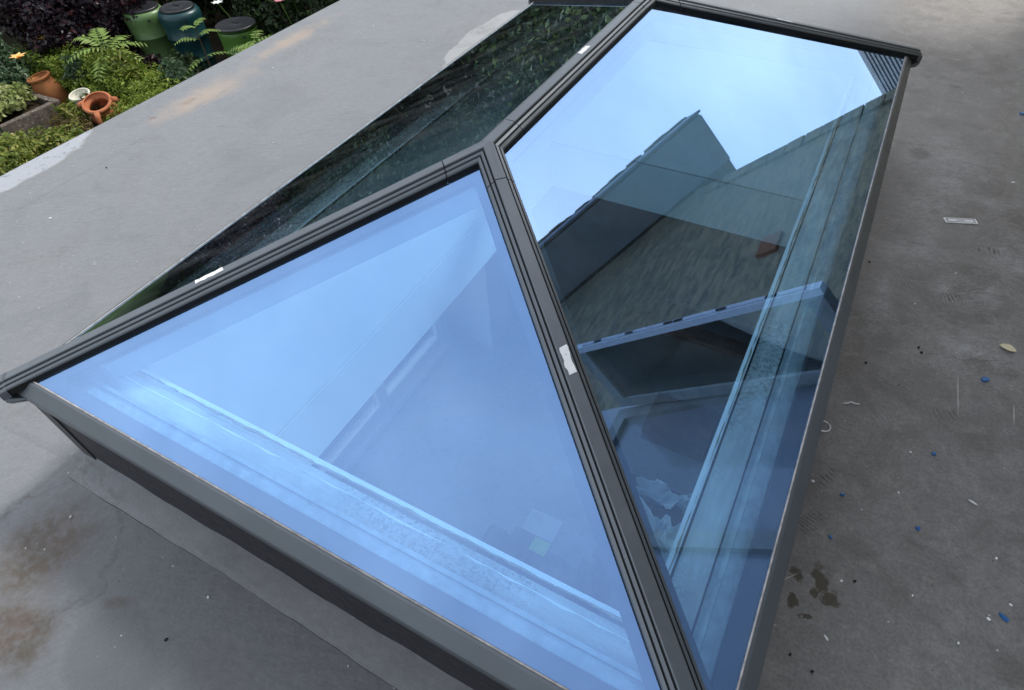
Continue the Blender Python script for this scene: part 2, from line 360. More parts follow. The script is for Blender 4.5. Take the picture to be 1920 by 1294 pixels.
# seams where the resin sheets overlap: low raised laps
def seam(name, pts, w=.02, h=.0022):
    v, f = [], []
    for i, q in enumerate(pts):
        q = Vector((*q, 0)); d = Vector((*pts[min(i + 1, len(pts) - 1)], 0)) - Vector((*pts[max(i - 1, 0)], 0)); d.normalize(); nn = Vector((-d.y, d.x, 0))
        for s, z in ((-w, -.002), (-w * .2, h * .6), (w * .15, h), (w * .2, -.002)): p_ = q + nn * s; v.append((p_.x, p_.y, RZ + z))
    for i in range(len(pts) - 1):
        for j in range(3): f.append((i * 4 + j, (i + 1) * 4 + j, (i + 1) * 4 + j + 1, i * 4 + j + 1))
    o = pyobj(name, v, f, M_ROOF); struct(o); return o
def wig(a, b, n, amp, sd=0):
    r_ = random.Random(sd); return [(a[0] + (b[0] - a[0]) * k / n + r_.uniform(-amp, amp), a[1] + (b[1] - a[1]) * k / n + r_.uniform(-amp, amp)) for k in range(n + 1)]
seam("roof_seam", wig((-.52, -.03), (-.03, -.002), 14, .002, 1))
seam("roof_seam", wig((-.10, -.6), (-.085, .05), 16, .003, 2))
seam("roof_seam", wig((-1.30, .62), (-1.36, 2.9), 40, .006, 3), .03, .0015)
seam("roof_seam", wig((1.58, 2.47), (2.5, 2.62), 20, .004, 4), .03, .0015)

# ------------------------------------------------------------------ the lantern
LAN = thing("roof_lantern", "anthracite framed pyramid roof lantern with four blue tinted panes on the flat roof", "roof lantern", (W / 2, L / 2, RZ))
OFS = Vector((W / 2, L / 2, RZ))
def lan(name, v, f, mat, parent=None, smooth=False, label=None):
    o = pyobj(name, [tuple(Vector(q) - OFS) for q in v], f, mat, parent or LAN, smooth)
    if label: o["label"] = label
    return o
# kerb ring
def ring(u0, u1, z0, z1):
    o_ = [(u0, u0), (W - u0, u0), (W - u0, L - u0), (u0, L - u0)]; i_ = [(u1, u1), (W - u1, u1), (W - u1, L - u1), (u1, L - u1)]
    v = [(*q, z) for z in (z0, z1) for q in o_ + i_]; f = []
    for k in range(4):
        k2 = (k + 1) % 4
        f += [(k, k2, 8 + k2, 8 + k), (4 + k, 4 + k2, 12 + k2, 12 + k), (k, k2, 4 + k2, 4 + k), (8 + k, 8 + k2, 12 + k2, 12 + k)]
    return v, f
lan("kerb", *ring(.012, .044, RZ - .02, -.03), M_KERB)
for (x0, x1, y0, y1) in ((.0085, .058, .0085, .0118), (.0085, .0118, .0121, .07)):
    bm = bmesh.new(); box(bm, x0, x1, y0, y1, RZ + .03, -.035); bmesh.ops.translate(bm, verts=bm.verts, vec=-OFS)
    o = bmobj("corner_flashing", bm, M_FLASH, LAN)
# eave bars: profile (u inward, z), mitred
def side_pt(side, u, s, z):
    """side 0 front,1 right,2 back,3 left ; s=0/1 chooses the mitred end"""
    if side == 0: return (u if s == 0 else W - u, u, z)
    if side == 1: return (W - u, u if s == 0 else L - u, z)
    if side == 2: return (W - u if s == 0 else u, L - u, z)
    return (u, L - u if s == 0 else u, z)
def prism(side, prof, ext=0.0):
    n = len(prof); v = [side_pt(side, u, 0, z) for u, z in prof] + [side_pt(side, u, 1, z) for u, z in prof]
    f = [tuple(range(n)), tuple(range(n, 2 * n))] + [(i, (i + 1) % n, n + (i + 1) % n, n + i) for i in range(n)]
    return v, f
g = lambda u: S_ * u
eprof = [(.0015, -.034), (0.0, -.031), (0.0, -.0150), (.0014, -.0120), (.0215, .0122), (.0228, .0134), (.0256, g(.0256) + .0036), (.0266, g(.0266) + .002), (.0266, -.034)]
sprof = [(.0267, g(.0267) + .0022), (.0280, g(.0280) + .0028), (.0296, g(.0296) + .0018), (.0300, g(.0300) + .0003), (.0267, g(.0267) - .002)]
ebars = []
for s in range(4):
    b = lan("eave_bar", *prism(s, eprof), M_CAP); ebars.append(b)
    lan("seal_bead", *prism(s, sprof), M_SEAL, b).location = (0, 0, 0)
# inner aluminium frame, timber upstand and plasterboard lip under the glass edge
M_ALU = plain("mill_aluminium_frame", (.36, .38, .39), .38, .5, .3, 30, .1, .001, .35)
def timber_mat(ax):
    t = NT("dirty_timber_upstand")
    n = t.noise(16, 6, .7, t.map(scale=(6, 1, 1) if not ax else (1, 6, 1))); b = t.noise(2.3, 3); sp = t.noise(120, 6, .8); b2 = t.noise(6, 4)
    c = t.mix(t.rng(n, .35, .7), (.36, .35, .33), (.72, .71, .68))
    c = t.mix(t.math('MULTIPLY', t.rng(b, .54, .62), t.rng(sp, .47, .62, 0, .7)), c, (.05, .05, .05))
    c = t.mix(t.rng(b2, .58, .75, 0, .6), c, (.84, .84, .82))
    return t.bsdf(c, .75, .2, n, .5, .002)
M_TIMB = [timber_mat(0), timber_mat(1)]
def plaster_mat(name, col, v=.1):
    t = NT(name); n = t.noise(3, 5); n2 = t.noise(50, 4)
    return t.bsdf(t.mix(t.rng(n, .3, .7), tuple(q * (1 - v) for q in col), col), .85, .2, n2, .25, .002)
M_PLASTER = plaster_mat("white_plasterboard", (.80, .80, .78), .06)
M_LIP = plaster_mat("bright_plaster_lip", (.92, .92, .91), .06)
fprof = [(.056, -.06), (.056, -.018), (.060, -.018), (.0605, -.026), (.068, -.026), (.0685, -.014), (.084, -.012), (.0845, -.020), (.092, -.020), (.0925, -.013), (.100, -.011), (.100, -.06)]
def wobprism(side, prof, n, amp, sd):
    r_ = random.Random(sd); m_ = len(prof); v, f = [], []
    for k in range(n + 1):
        dz = r_.uniform(-amp, amp); du = 0.0
        for j, (u, z) in enumerate(prof):
            a = Vector(side_pt(side, u, 0, z)); b = Vector(side_pt(side, u, 1, z)); q = a.lerp(b, k / n)
            inward = Vector(((0, 1), (-1, 0), (0, -1), (1, 0))[side] + (0,))
            if z > -.04: q += inward * (du if j < m_ / 2 else 0) + Vector((0, 0, dz))
            v.append(tuple(q))
    for k in range(n):
        for j in range(m_): f.append((k * m_ + j, k * m_ + (j + 1) % m_, (k + 1) * m_ + (j + 1) % m_, (k + 1) * m_ + j))
    f += [tuple(range(m_)), tuple(range(n * m_, n * m_ + m_))]; return v, f
for s in range(4):
    lan("inner_frame", *prism(s, fprof), M_ALU)
    lan("timber_upstand", *wobprism(s, [(.103, -.20), (.103, -.030), (.132, -.027), (.1535, -.031), (.1535, -.20)], 40, .0005, s), M_TIMB[s % 2])

M_TAN = plain("torn_board_paper", (.36, .30, .22), .9, .1, .3, 40)
def strip(name, side, ua, ub, z, amp, mat, sd):
    r_ = random.Random(sd); v, f = [], []; n = 110; w = 0.0
    for k in range(n + 1):
        w = .8 * w + r_.uniform(-amp, amp); jag = r_.uniform(-amp, amp) * (2.2 if r_.random() < .08 else .4)
        for u, zz in ((ua, z), (ub + w + jag, z + r_.uniform(-.0006, .0006)), (ub + w + jag, z - .006), (ua, z - .006)):
            a = Vector(side_pt(side, u, 0, zz)); b = Vector(side_pt(side, u, 1, zz)); v.append(tuple(a.lerp(b, k / n)))
    for k in range(n):
        for j in range(4): f.append((k * 4 + j, k * 4 + (j + 1) % 4, k * 4 + 4 + (j + 1) % 4, k * 4 + 4 + j))
    return lan(name, v, f, mat)
for s in range(4):
    strip("board_edge", s, .1702, .1625, -.0215, .0010, M_LIP, s + 40)
    strip("torn_paper_edge", s, .1702, .1600, -.0225, .0016, M_TAN, s + 50).location.z -= .0003
    lan("shadow_gap_strip", *prism(s, [(.1536, -.06), (.1536, -.05), (.1578, -.05), (.1578, -.06)]), M_GROOVE)
# caps: symmetrical stepped profile (offset from centre, drop below the cap top)
CAPH = .019
CPROF = [(0, 0), (.0098, 0), (.0112, .0013), (.0116, .0075), (.0140, .0075), (.0143, .0048), (.0192, .0072), (.0196, .0125), (.0218, .0125), (.0222, .0098), (.0270, .0132), (.0280, .0165), (.0282, .0320)]
class Bar:
    def __init__(s, a, b): s.a = Vector(a); s.b = Vector(b); d = (s.b - s.a); s.len = d.length; s.d2 = Vector((d.x, d.y, 0)); s.pl = s.d2.length; s.d2.normalize(); s.n = Vector((-s.d2.y, s.d2.x, 0)); s.sl = d.z / s.pl
    def pt(s, pl, o, drop): q = s.a + s.d2 * pl + s.n * o; q.z = s.a.z + s.sl * pl + CAPH - drop; return q
    def zc(s, x, y): return s.a.z + s.sl * ((Vector((x, y, 0)) - Vector((s.a.x, s.a.y, 0))).dot(s.d2)) + CAPH
def ringpts(bar, pl, sc_=1.0): return [bar.pt(pl, o * sc_, d * sc_) for o, d in CPROF[:0:-1]] + [bar.pt(pl, -o * sc_, d * sc_) for o, d in CPROF]
def skin(r0, r1):
    n = len(r0); v = list(r0) + list(r1); f = [(i, (i + 1) % n, n + (i + 1) % n, n + i) for i in range(n)]
    f += [tuple(range(n)), tuple(range(n, 2 * n))]; return v, f
K = [Vector((0, 0, 0)), Vector((W, 0, 0)), Vector((W, L, 0)), Vector((0, L, 0))]
hips = [Bar(K[0], P1), Bar(K[1], P1), Bar(K[2], P2), Bar(K[3], P2)]
ridge = Bar(P1, P2)
hubl, gap = .092, .0022
NP = 2 * len(CPROF) - 1
DARKSEG = set()
for j_ in (3, 7): DARKSEG |= {len(CPROF) - 1 + j_, len(CPROF) - 2 - j_}
DARKSEG |= {0, NP - 2}
def grooved(o):
    """gasket-black channel floors and glass-side seals on a cap"""
    for i, p_ in enumerate(o.data.polygons):
        if i < NP and i in DARKSEG: p_.material_index = 1
    return o
caps = []
for h in hips:
    c = grooved(lan("hip_cap", *skin(ringpts(h, .006), ringpts(h, h.pl - hubl - gap)), [M_CAP, M_GROOVE])); caps.append(c)
    core = [h.pt(q, o, d) for q in (h.pl - hubl - .02, h.pl - hubl + .02) for o, d in ((.025, .029), (.025, .0180), (.009, .0092), (-.009, .0092), (-.025, .0180), (-.025, .029))]
    lan("joint_gasket", core, [tuple(range(6)), tuple(range(6, 12))] + [(i, (i + 1) % 6, 6 + (i + 1) % 6, 6 + i) for i in range(6)], M_GROOVE, c)
    # end cap folded over the corner
    v, f = skin(ringpts(h, -.006, 1.07), ringpts(h, .013, 1.07)); e = lan("end_cap", v, f, M_CAP, c)
    lip = [h.pt(q, o, d) for q in (-.005, .055) for o, d in ((.027, .032), (.031, .040), (.021, .056), (-.021, .056), (-.031, .040), (-.027, .032))]
    for i in range(6, 12): lip[i].z = min(lip[i].z, -.0345 if i not in (6, 11) else -.0345)
    lan("end_cap_lip", lip, [tuple(range(6)), tuple(range(6, 12))] + [(i, (i + 1) % 6, 6 + (i + 1) % 6, 6 + i) for i in range(6)], M_CAP, c)
rc = grooved(lan("ridge_cap", *skin(ringpts(ridge, hubl + gap), ringpts(ridge, ridge.pl - hubl - gap)), [M_CAP, M_GROOVE]))
for q0 in (hubl, ridge.pl - hubl):
    core = [ridge.pt(q, o, d) for q in (q0 - .02, q0 + .02) for o, d in ((.025, .031), (.025, .0180), (.009, .0092), (-.009, .0092), (-.025, .0180), (-.025, .031))]
    lan("joint_gasket", core, [tuple(range(6)), tuple(range(6, 12))] + [(i, (i + 1) % 6, 6 + (i + 1) % 6, 6 + i) for i in range(6)], M_GROOVE, rc)
def mitre(b1, s1, b2, s2, o, drop):
    p_, d_ = b1.a + b1.n * o * s1, b1.d2; q_, e_ = b2.a + b2.n * o * s2, b2.d2
    den = d_.x * e_.y - d_.y * e_.x; t_ = ((q_.x - p_.x) * e_.y - (q_.y - p_.y) * e_.x) / den
    x, y = p_.x + d_.x * t_, p_.y + d_.y * t_
    return Vector((x, y, (b1.zc(x, y) + b2.zc(x, y)) / 2 - drop))
def hub(apex, ha, hb, rb, flip):
    """ha, hb hips ending at apex; rb ridge bar; three stubs mitred together"""
    v, f, dk = [], [], []
    def stub(bar, plend, lp, rp):
        ringE = ringpts(bar, plend); ctr = Vector((apex.x, apex.y, apex.z + CAPH))
        ringM = [lp(o, d) for o, d in CPROF[:0:-1]] + [ctr] + [rp(o, d) for o, d in CPROF[1:]]
        b0 = len(v); n = len(ringE); v.extend(ringE + ringM)
        for i in range(n - 1): f.append((b0 + i, b0 + i + 1, b0 + n + i + 1, b0 + n + i)); dk.append(i in DARKSEG)
        f.append(tuple(range(b0, b0 + n))); dk.append(False)
    if not flip:   # ridge starts at the apex
        L_ = lambda o, d: mitre(ha, 1, rb, 1, o, d); Rr = lambda o, d: mitre(hb, -1, rb, -1, o, d); F_ = lambda o, d: mitre(ha, -1, hb, 1, o, d)
        stub(rb, hubl, L_, Rr)
        stub(ha, ha.pl - hubl, L_, F_)
        stub(hb, hb.pl - hubl, F_, Rr)
    else:
        L_ = lambda o, d: mitre(ha, 1, rb, -1, o, d); Rr = lambda o, d: mitre(hb, -1, rb, 1, o, d); F_ = lambda o, d: mitre(ha, -1, hb, 1, o, d)
        stub(rb, rb.pl - hubl, Rr, L_)
        stub(ha, ha.pl - hubl, L_, F_)
        stub(hb, hb.pl - hubl, F_, Rr)
    jc = lan("junction_cap", v, f, [M_CAP, M_GROOVE])
    for p_, q_ in zip(jc.data.polygons, dk): p_.material_index = int(q_)
hub(P1, hips[0], hips[1], ridge, False)
hub(P2, hips[2], hips[3], ridge, True)

# panes: slab with a coated outer face, each with its dark spacer frame
def clip_inset(poly, ds):
    """inset a convex ccw plan polygon, one distance per edge"""
    n = len(poly); out = []
    lines = []
    for i in range(n):
        a, b = Vector(poly[i]), Vector(poly[(i + 1) % n]); d = (b - a).normalized(); nn = Vector((-d.y, d.x)); lines.append((a + nn * ds[i], d))
    for i in range(n):
        (p_, d_), (q_, e_) = lines[i - 1], lines[i]
        den = d_.x * e_.y - d_.y * e_.x; t_ = ((q_.x - p_.x) * e_.y - (q_.y - p_.y) * e_.x) / den
        out.append(p_ + d_ * t_)
    return out
PAN = [([K[0], K[1], P1], lambda x, y: T_ * y, (.0, -T_)), ([K[1], K[2], P2, P1], lambda x, y: S_ * (W - x), (S_, 0)),
       ([K[2], K[3], P2], lambda x, y: T_ * (L - y), (0, T_)), ([K[3], K[0], P1, P2], lambda x, y: S_ * x, (-S_, 0))]
M_SPACER = plain("black_edge_spacer", (.012, .014, .02), .4, .4)
panes = []
for poly, zf, gr in PAN:
    pl2 = [Vector((q.x, q.y)) for q in poly]; n = len(pl2)
    ins = clip_inset(pl2, [E_ + .0008] + [.0025] * (n - 1))
    nrm = Vector((gr[0], gr[1], 1)).normalized()
    top = [Vector((q.x, q.y, zf(q.x, q.y))) for q in ins]; bot = [q - nrm * .026 for q in top]
    v = top + bot; f = [tuple(range(n)), tuple(range(2 * n - 1, n - 1, -1))] + [(i, n + i, n + (i + 1) % n, (i + 1) % n) for i in range(n)]
    o = lan("glass_pane", v, f, [M_GT, M_GU]); panes.append(o)
    for p_ in o.data.polygons: p_.material_index = 0 if p_.index == 0 else 1
    a_ = clip_inset(pl2, [E_ + .004] + [.024] * (n - 1)); b_ = clip_inset(pl2, [.056] + [.046] * (n - 1))
    v = []
    for dz in (.007, .017):
        for q in a_ + b_: v.append(Vector((q.x, q.y, zf(q.x, q.y))) - nrm * dz)
    f = []
    for k in range(n):
        k2 = (k + 1) % n; m2 = 2 * n
        f += [(k, k2, n + k2, n + k), (m2 + k, m2 + k2, m2 + n + k2, m2 + n + k), (k, k2, m2 + k2, m2 + k), (n + k, n + k2, m2 + n + k2, m2 + n + k)]
    lan("spacer", v, f, M_SPACER, o)
# inner hip rafters and ridge
M_RAFT = plaster_mat("white_inner_rafter", (.62, .64, .66), .06)
def rafter(name, bar, p0, p1):
    v = [bar.pt(q, o, d + CAPH) for q in (p0, p1) for o, d in ((.026, .048), (-.026, .048), (-.026, .098), (-.018, .104), (.018, .104), (.026, .098))]
    lan(name, v, [tuple(range(6)), tuple(range(6, 12))] + [(i, (i + 1) % 6, 6 + (i + 1) % 6, 6 + i) for i in range(6)], M_RAFT)
for h in hips: rafter("inner_hip_rafter", h, .2, h.pl - .015)
rafter("inner_ridge", ridge, -.01, ridge.pl + .01)
# torn white labels stuck on the caps
def sticker(bar, t0, t1, o0, o1, label, sd):
    r_ = random.Random(sd); n = 9; v = []; top = []; 
    for k in range(n + 1): top.append((t0 + (t1 - t0) * k / n, o1 - r_.uniform(0, abs(o1 - o0) * .16) * (1 if o1 > o0 else -1)))
    for k in range(n, -1, -1): top.append((t0 + (t1 - t0) * k / n, o0 + r_.uniform(0, abs(o1 - o0) * .16) * (1 if o1 > o0 else -1)))
    j = lambda: r_.uniform(-.004, .004)
    top = [(a + (j() / bar.pl if i in (0, n, n + 1, 2 * n + 1) else 0), b) for i, (a, b) in enumerate(top)]
    v = [bar.pt(a * bar.pl, b, -.0009 + r_.uniform(-.0003, .0003)) for a, b in top] + [bar.pt(a * bar.pl, b, .0004) for a, b in top]
    m_ = len(top); f = [(k, k + 1, m_ - 2 - k, m_ - 1 - k) for k in range(n)] + [(i, (i + 1) % m_, m_ + (i + 1) % m_, m_ + i) for i in range(m_)]
    lan("paper_label", v, f, M_PAPER, label=label)
def paper_mat():
    t = NT("torn_white_paper"); n = t.noise(120, 5, .7)
    return t.bsdf(t.mix(t.rng(n, .3, .42), (.35, .35, .35), (.86, .86, .85)), .8, .2, n, .5, .001)
M_PAPER = paper_mat()
sticker(hips[0], .415, .468, -.0035, .0097, "torn white paper label on the left hip cap", 1)
sticker(hips[1], .538, .583, -.0095, .0075, "white paper label with a ragged end on the near right hip cap", 2)
sticker(ridge, .49, .545, -.0035, .0105, "white paper scrap on the ridge cap edge", 3)
sticker(hips[2], .52, .575, -.0035, .0096, "white paper scrap on the far hip cap", 4)

# ------------------------------------------------------------------ light shaft and the room below
SH = bpy.data.objects.new("light_shaft", None); COL.objects.link(SH); struct(SH)
M_JOINT = plain("dark_board_gap", (.10, .10, .11), .9, .1)
def panel_ring(z0, z1):
    t_ = .012
    for b in ((IX0 - t_, IX0, IY0 - t_, IY1 + t_), (IX1, IX1 + t_, IY0 - t_, IY1 + t_), (IX0, IX1, IY0 - t_, IY0), (IX0, IX1, IY1, IY1 + t_)):
        boxobj("plasterboard", (*b, z0, z1), M_PLASTER if z1 < -.1 else M_LIP, SH)
panel_ring(-.555, -.028); panel_ring(CEIL, -.562)
for b in ((IX0 - .03, IX0 - .013, IY0 - .03, IY1 + .03), (IX1 + .013, IX1 + .03, IY0 - .03, IY1 + .03), (IX0 - .012, IX1 + .012, IY0 - .03, IY0 - .013), (IX0 - .012, IX1 + .012, IY1 + .013, IY1 + .03)):
    boxobj("backing_batten", (*b, CEIL + .01, -.21), M_JOINT, SH)
M_WALL = plaster_mat("room_wall_plaster", (.55, .55, .54), .15)
def concrete():
    t = NT("dusty_screed_floor"); b = t.noise(1.6, 6, .6); n = t.noise(22, 5, .6)
    c = t.mix(t.rng(b, .35, .65), (.33, .335, .34), (.44, .445, .45)); c = t.mix(t.rng(n, .55, .75, 0, .4), c, (.18, .18, .18))
    return t.bsdf(c, .7, .3, n, .3, .002)
M_FLOOR = concrete()
RX0, RX1, RY0, RY1 = -1.0, 3.4, -.7, 5.6
fl = boxobj("room_floor", (RX0 - .3, RX1 + .1, RY0 - .1, RY1 + .1, FLOOR - .1, FLOOR), M_FLOOR); struct(fl)
bm = bmesh.new()
box(bm, RX0 - .5, IX0 - .0125, RY0 - .1, RY1 + .1, CEIL, CEIL + .1); box(bm, IX1 + .0125, RX1, RY0 - .1, RY1 + .1, CEIL, CEIL + .1)
box(bm, IX0 - .0124, IX1 + .0124, RY0 - .1, IY0 - .0125, CEIL, CEIL + .1); box(bm, IX0 - .0124, IX1 + .0124, IY1 + .0125, RY1 + .1, CEIL, CEIL + .1)
struct(bmobj("room_ceiling", bm, M_WALL))
for b in ((RX0 - .5, RX1, RY0 - .1, RY0), (RX0 - .5, RX1, RY1, RY1 + .1), (RX1, RX1 + .1, RY0 - .1, RY1 + .1)):
    struct(boxobj("room_wall", (*b, FLOOR, CEIL), M_WALL))
DY0, DY1 = .95, 2.65
for b in ((RX0 - .3, RX0, RY0, DY0, FLOOR, CEIL), (RX0 - .3, RX0, DY1 + .0, RY1, FLOOR, CEIL), (RX0 - .3, RX0, DY0, DY1, -1.0, CEIL)):
    struct(boxobj("room_wall", b, M_WALL))
struct(boxobj("wall_pier", (RX0 + .003, -.62, 2.75, 3.05, FLOOR, CEIL), M_PLASTER))
M_UPVC = plain("white_upvc", (.78, .79, .79), .35, .5, .05)
door = thing("patio_door", "white framed sliding door in the room seen down through the front pane", "door", (RX0, (DY0 + DY1) / 2, FLOOR))
def on(o, root): o.location = tuple(Vector(o.location) - Vector(root.location)); return o
for b, nm in (((RX0 - .2, RX0 + .05, DY0, DY1, FLOOR + .001, FLOOR + .03), "threshold"), ((RX0 - .12, RX0 - .05, DY0, DY1, FLOOR + .03, FLOOR + .10), "bottom_rail"), ((RX0 - .12, RX0 - .05, DY0, DY1, -1.08, -1.0), "top_rail"),
              ((RX0 - .12, RX0 - .05, DY0, DY0 + .08, FLOOR + .1, -1.08), "stile"), ((RX0 - .12, RX0 - .05, 1.76, 1.86, FLOOR + .1, -1.08), "stile"), ((RX0 - .12, RX0 - .05, DY1 - .08, DY1, FLOOR + .1, -1.08), "stile"),
              ((RX0 - .02, RX0 - .008, DY0, DY1, FLOOR + .03, FLOOR + .045), "track"), ((RX0 + .02, RX0 + .032, DY0, DY1, FLOOR + .03, FLOOR + .045), "track")):
    on(boxobj(nm, b, M_UPVC, door), door)
for y0, y1 in ((DY0 + .08, 1.76), (1.86, DY1 - .08)):
    on(boxobj("door_glass", (RX0 - .09, RX0 - .08, y0, y1, FLOOR + .1, -1.08), M_WINGLASS, door), door)

# things on the room floor, seen through the glass
M_BOARD = plain("scaffold_board_wood", (.13, .10, .08), .8, .2, .3, 20)
pal = thing("pallet", "timber pallet of loose boards on the room floor under the near panes", "pallet", (.62, 1.2, FLOOR))
for i, (x, w_) in enumerate(((.27, .11), (.44, .16), (.66, .17), (.93, .19))):
    o = on(boxobj("board", (x - w_ / 2, x + w_ / 2, .62, 1.30 + .06 * (i % 2), FLOOR + .10, FLOOR + .125), M_BOARD, pal), pal)
for y in (.7, 1.2): on(boxobj("bearer", (.2, 1.05, y, y + .09, FLOOR + .001, FLOOR + .1), M_BOARD, pal), pal)
M_CARD = plain("grey_white_sheet", (.70, .71, .72), .8, .2, .12)
tag(boxobj("paper_sheet", (.40, .62, 1.36, 1.52, FLOOR + .126, FLOOR + .131), M_CARD), "pale grey sheet lying at the end of the pallet boards", "sheet").rotation_euler = (0, 0, 0)
M_LIME = plain("lime_green_card", (.45, .85, .10), .7, .2, .08)
tag(boxobj("sticky_note", (.505, .615, 1.255, 1.35, FLOOR + .127, FLOOR + .131), M_LIME), "small lime green square beside the pale grey sheet", "card")
M_BROWN = plain("brown_cardboard", (.22, .15, .10), .8, .2, .2)
tag(boxobj("cardboard_box", (.82, 1.28, 2.45, 2.78, FLOOR + .001, FLOOR + .18), M_BROWN), "brown box on the room floor seen through the right pane", "box")
tag(boxobj("timber_plank", (.2, 1.9, 3.55, 3.70, FLOOR + .001, FLOOR + .05), M_BOARD), "long timber plank lying across the far room floor", "plank")
tag(boxobj("plaster_sheet", (.5, 1.55, 3.95, 4.9, FLOOR + .001, FLOOR + .03), M_CARD), "large pale board lying at the far end of the room floor", "board")
# crumpled white plastic below the near corner
def crumple(name, cx, cy, w, h, label, sd):
    r_ = np.random.default_rng(sd); n = 18; v = []; f = []
    ph = r_.uniform(0, 6, 8)
    for j in range(n):
        for i in range(n):
            a, b = i / (n - 1) - .5, j / (n - 1) - .5; ed = 1 + .22 * math.sin(9 * math.atan2(b, a) + ph[0]) + .12 * math.sin(17 * math.atan2(b, a) + ph[1])
            z = .05 + .04 * math.sin(9 * a + ph[2] + 5 * b) + .03 * math.sin(14 * b + ph[3]) + r_.uniform(-.012, .012)
            v.append((cx + a * w * ed, cy + b * h * ed, FLOOR + max(.004, z)))
    for j in range(n - 1):
        for i in range(n - 1): f.append((j * n + i, j * n + i + 1, (j + 1) * n + i + 1, (j + 1) * n + i))
    o = pyobj(name, v, f, M_WRAP); md = o.modifiers.new("thick", 'SOLIDIFY'); md.thickness = .003
    tag(o, label, "plastic sheet"); return o
tres = thing("trestle", "timber trestle with a board top standing under the near corner of the right pane", "trestle", (1.22, 1.15, FLOOR))
for b, nm in (((-.20, .24, -.22, .24, 1.22, 1.245), "top"), ((-.19, -.15, -.2, -.16, .001, 1.22), "leg"), ((.17, .21, -.2, -.16, .001, 1.22), "leg"), ((-.19, -.15, .18, .22, .001, 1.22), "leg"), ((.17, .21, .18, .22, .001, 1.22), "leg")):
    bm = bmesh.new(); box(bm, *b); bmobj(nm, bm, M_BOARD, tres)
FL0 = FLOOR; FLOOR = FLOOR + 1.247
M_WRAP = plain("white_plastic_wrap", (.82, .83, .84), .5, .4, .1)
crumple("plastic_wrap", 1.27, 1.08, .30, .26, "crumpled white plastic wrap on the trestle under the right pane corner", 5)
crumple("plastic_wrap", 1.24, 1.31, .28, .09, "narrow strip of white plastic beside the crumpled wrap on the trestle", 6)
FLOOR = FL0

# ------------------------------------------------------------------ ground, lawn, extension wall towards the garden
def soil():
    t = NT("garden_soil"); n = t.noise(3, 8, .65); n2 = t.noise(40, 5, .7)
    return t.bsdf(t.mix(t.rng(n, .35, .65), (.022, .017, .011), (.05, .038, .024)), .95, .1, n2, .9, .02)
M_SOIL = soil()
def grid(name, x0, x1, y0, y1, z, mat): return struct(pyobj(name, [(x0, y0, z), (x1, y0, z), (x1, y1, z), (x0, y1, z)], [(0, 1, 2, 3)], mat))
grid("ground", -300, 300, -300, 300, GZ - .004, M_SOIL)
def lawnmat():
    t = NT("lawn_turf"); n = t.noise(2.2, 8, .7); n2 = t.noise(70, 5, .7)
    return t.bsdf(t.mix(t.rng(n, .3, .7), (.05, .075, .015), (.11, .125, .035)), .9, .1, n2, 1.0, .03)
grid("lawn", -60, -10.8, -20, 6.6, GZ, lawnmat())
M_RENDER = plain("house_render", (.42, .40, .37), .85, .2, .12)
tag(boxobj("extension_wall", (-1.58, -1.31, -3.1, 6.5, GZ, FLOOR - .12), M_RENDER), "rendered plinth of the extension under the roof edge", "wall")

# ------------------------------------------------------------------ the house beside the roof (seen in the right pane)
def tilehang():
    t = NT("dark_clay_tile"); n = t.noise(5, 6, .7, t.map(rot=0, scale=(1, 1, .2))); n2 = t.noise(24, 5, .7)
    g_ = t.node("ShaderNodeNewGeometry").outputs["Random Per Island"]
    c = t.mix(g_, (.36, .29, .16), (.44, .35, .21)); c = t.mix(t.rng(n, .40, .60, 0, .92), c, (.15, .145, .10)); c = t.mix(t.rng(t.noise(16, 6, .75, t.map(scale=(1, .25, 1))), .5, .66, 0, .7), c, (.42, .37, .30))
    return t.bsdf(c, .85, .2, n2, .5, .004)
M_TILE = tilehang()
HX = 2.5; HY = 5.15
TIPY, TIPZ = 5.6, 2.35
APY = 1.9; APZ = TIPZ + (TIPY - APY) * .97
HS = thing("house", "tile hung house gable with white window reflected in the right glass pane", "house", (HX + 3, 1, GZ))
bm = bmesh.new()
prof = [(HY, GZ), (HY, TIPZ + .35), (APY, APZ - .15), (2 * APY - HY, TIPZ + .35), (2 * APY - HY, GZ)]
va = [bm.verts.new((HX + .02, y, z)) for y, z in prof]; vb = [bm.verts.new((HX + 7, y, z)) for y, z in prof]
bm.faces.new(va); bm.faces.new(vb)
for i in range(5): bm.faces.new((va[i], va[(i + 1) % 5], vb[(i + 1) % 5], vb[i]))
on(bmobj("wall", bm, M_TILE, HS), HS)
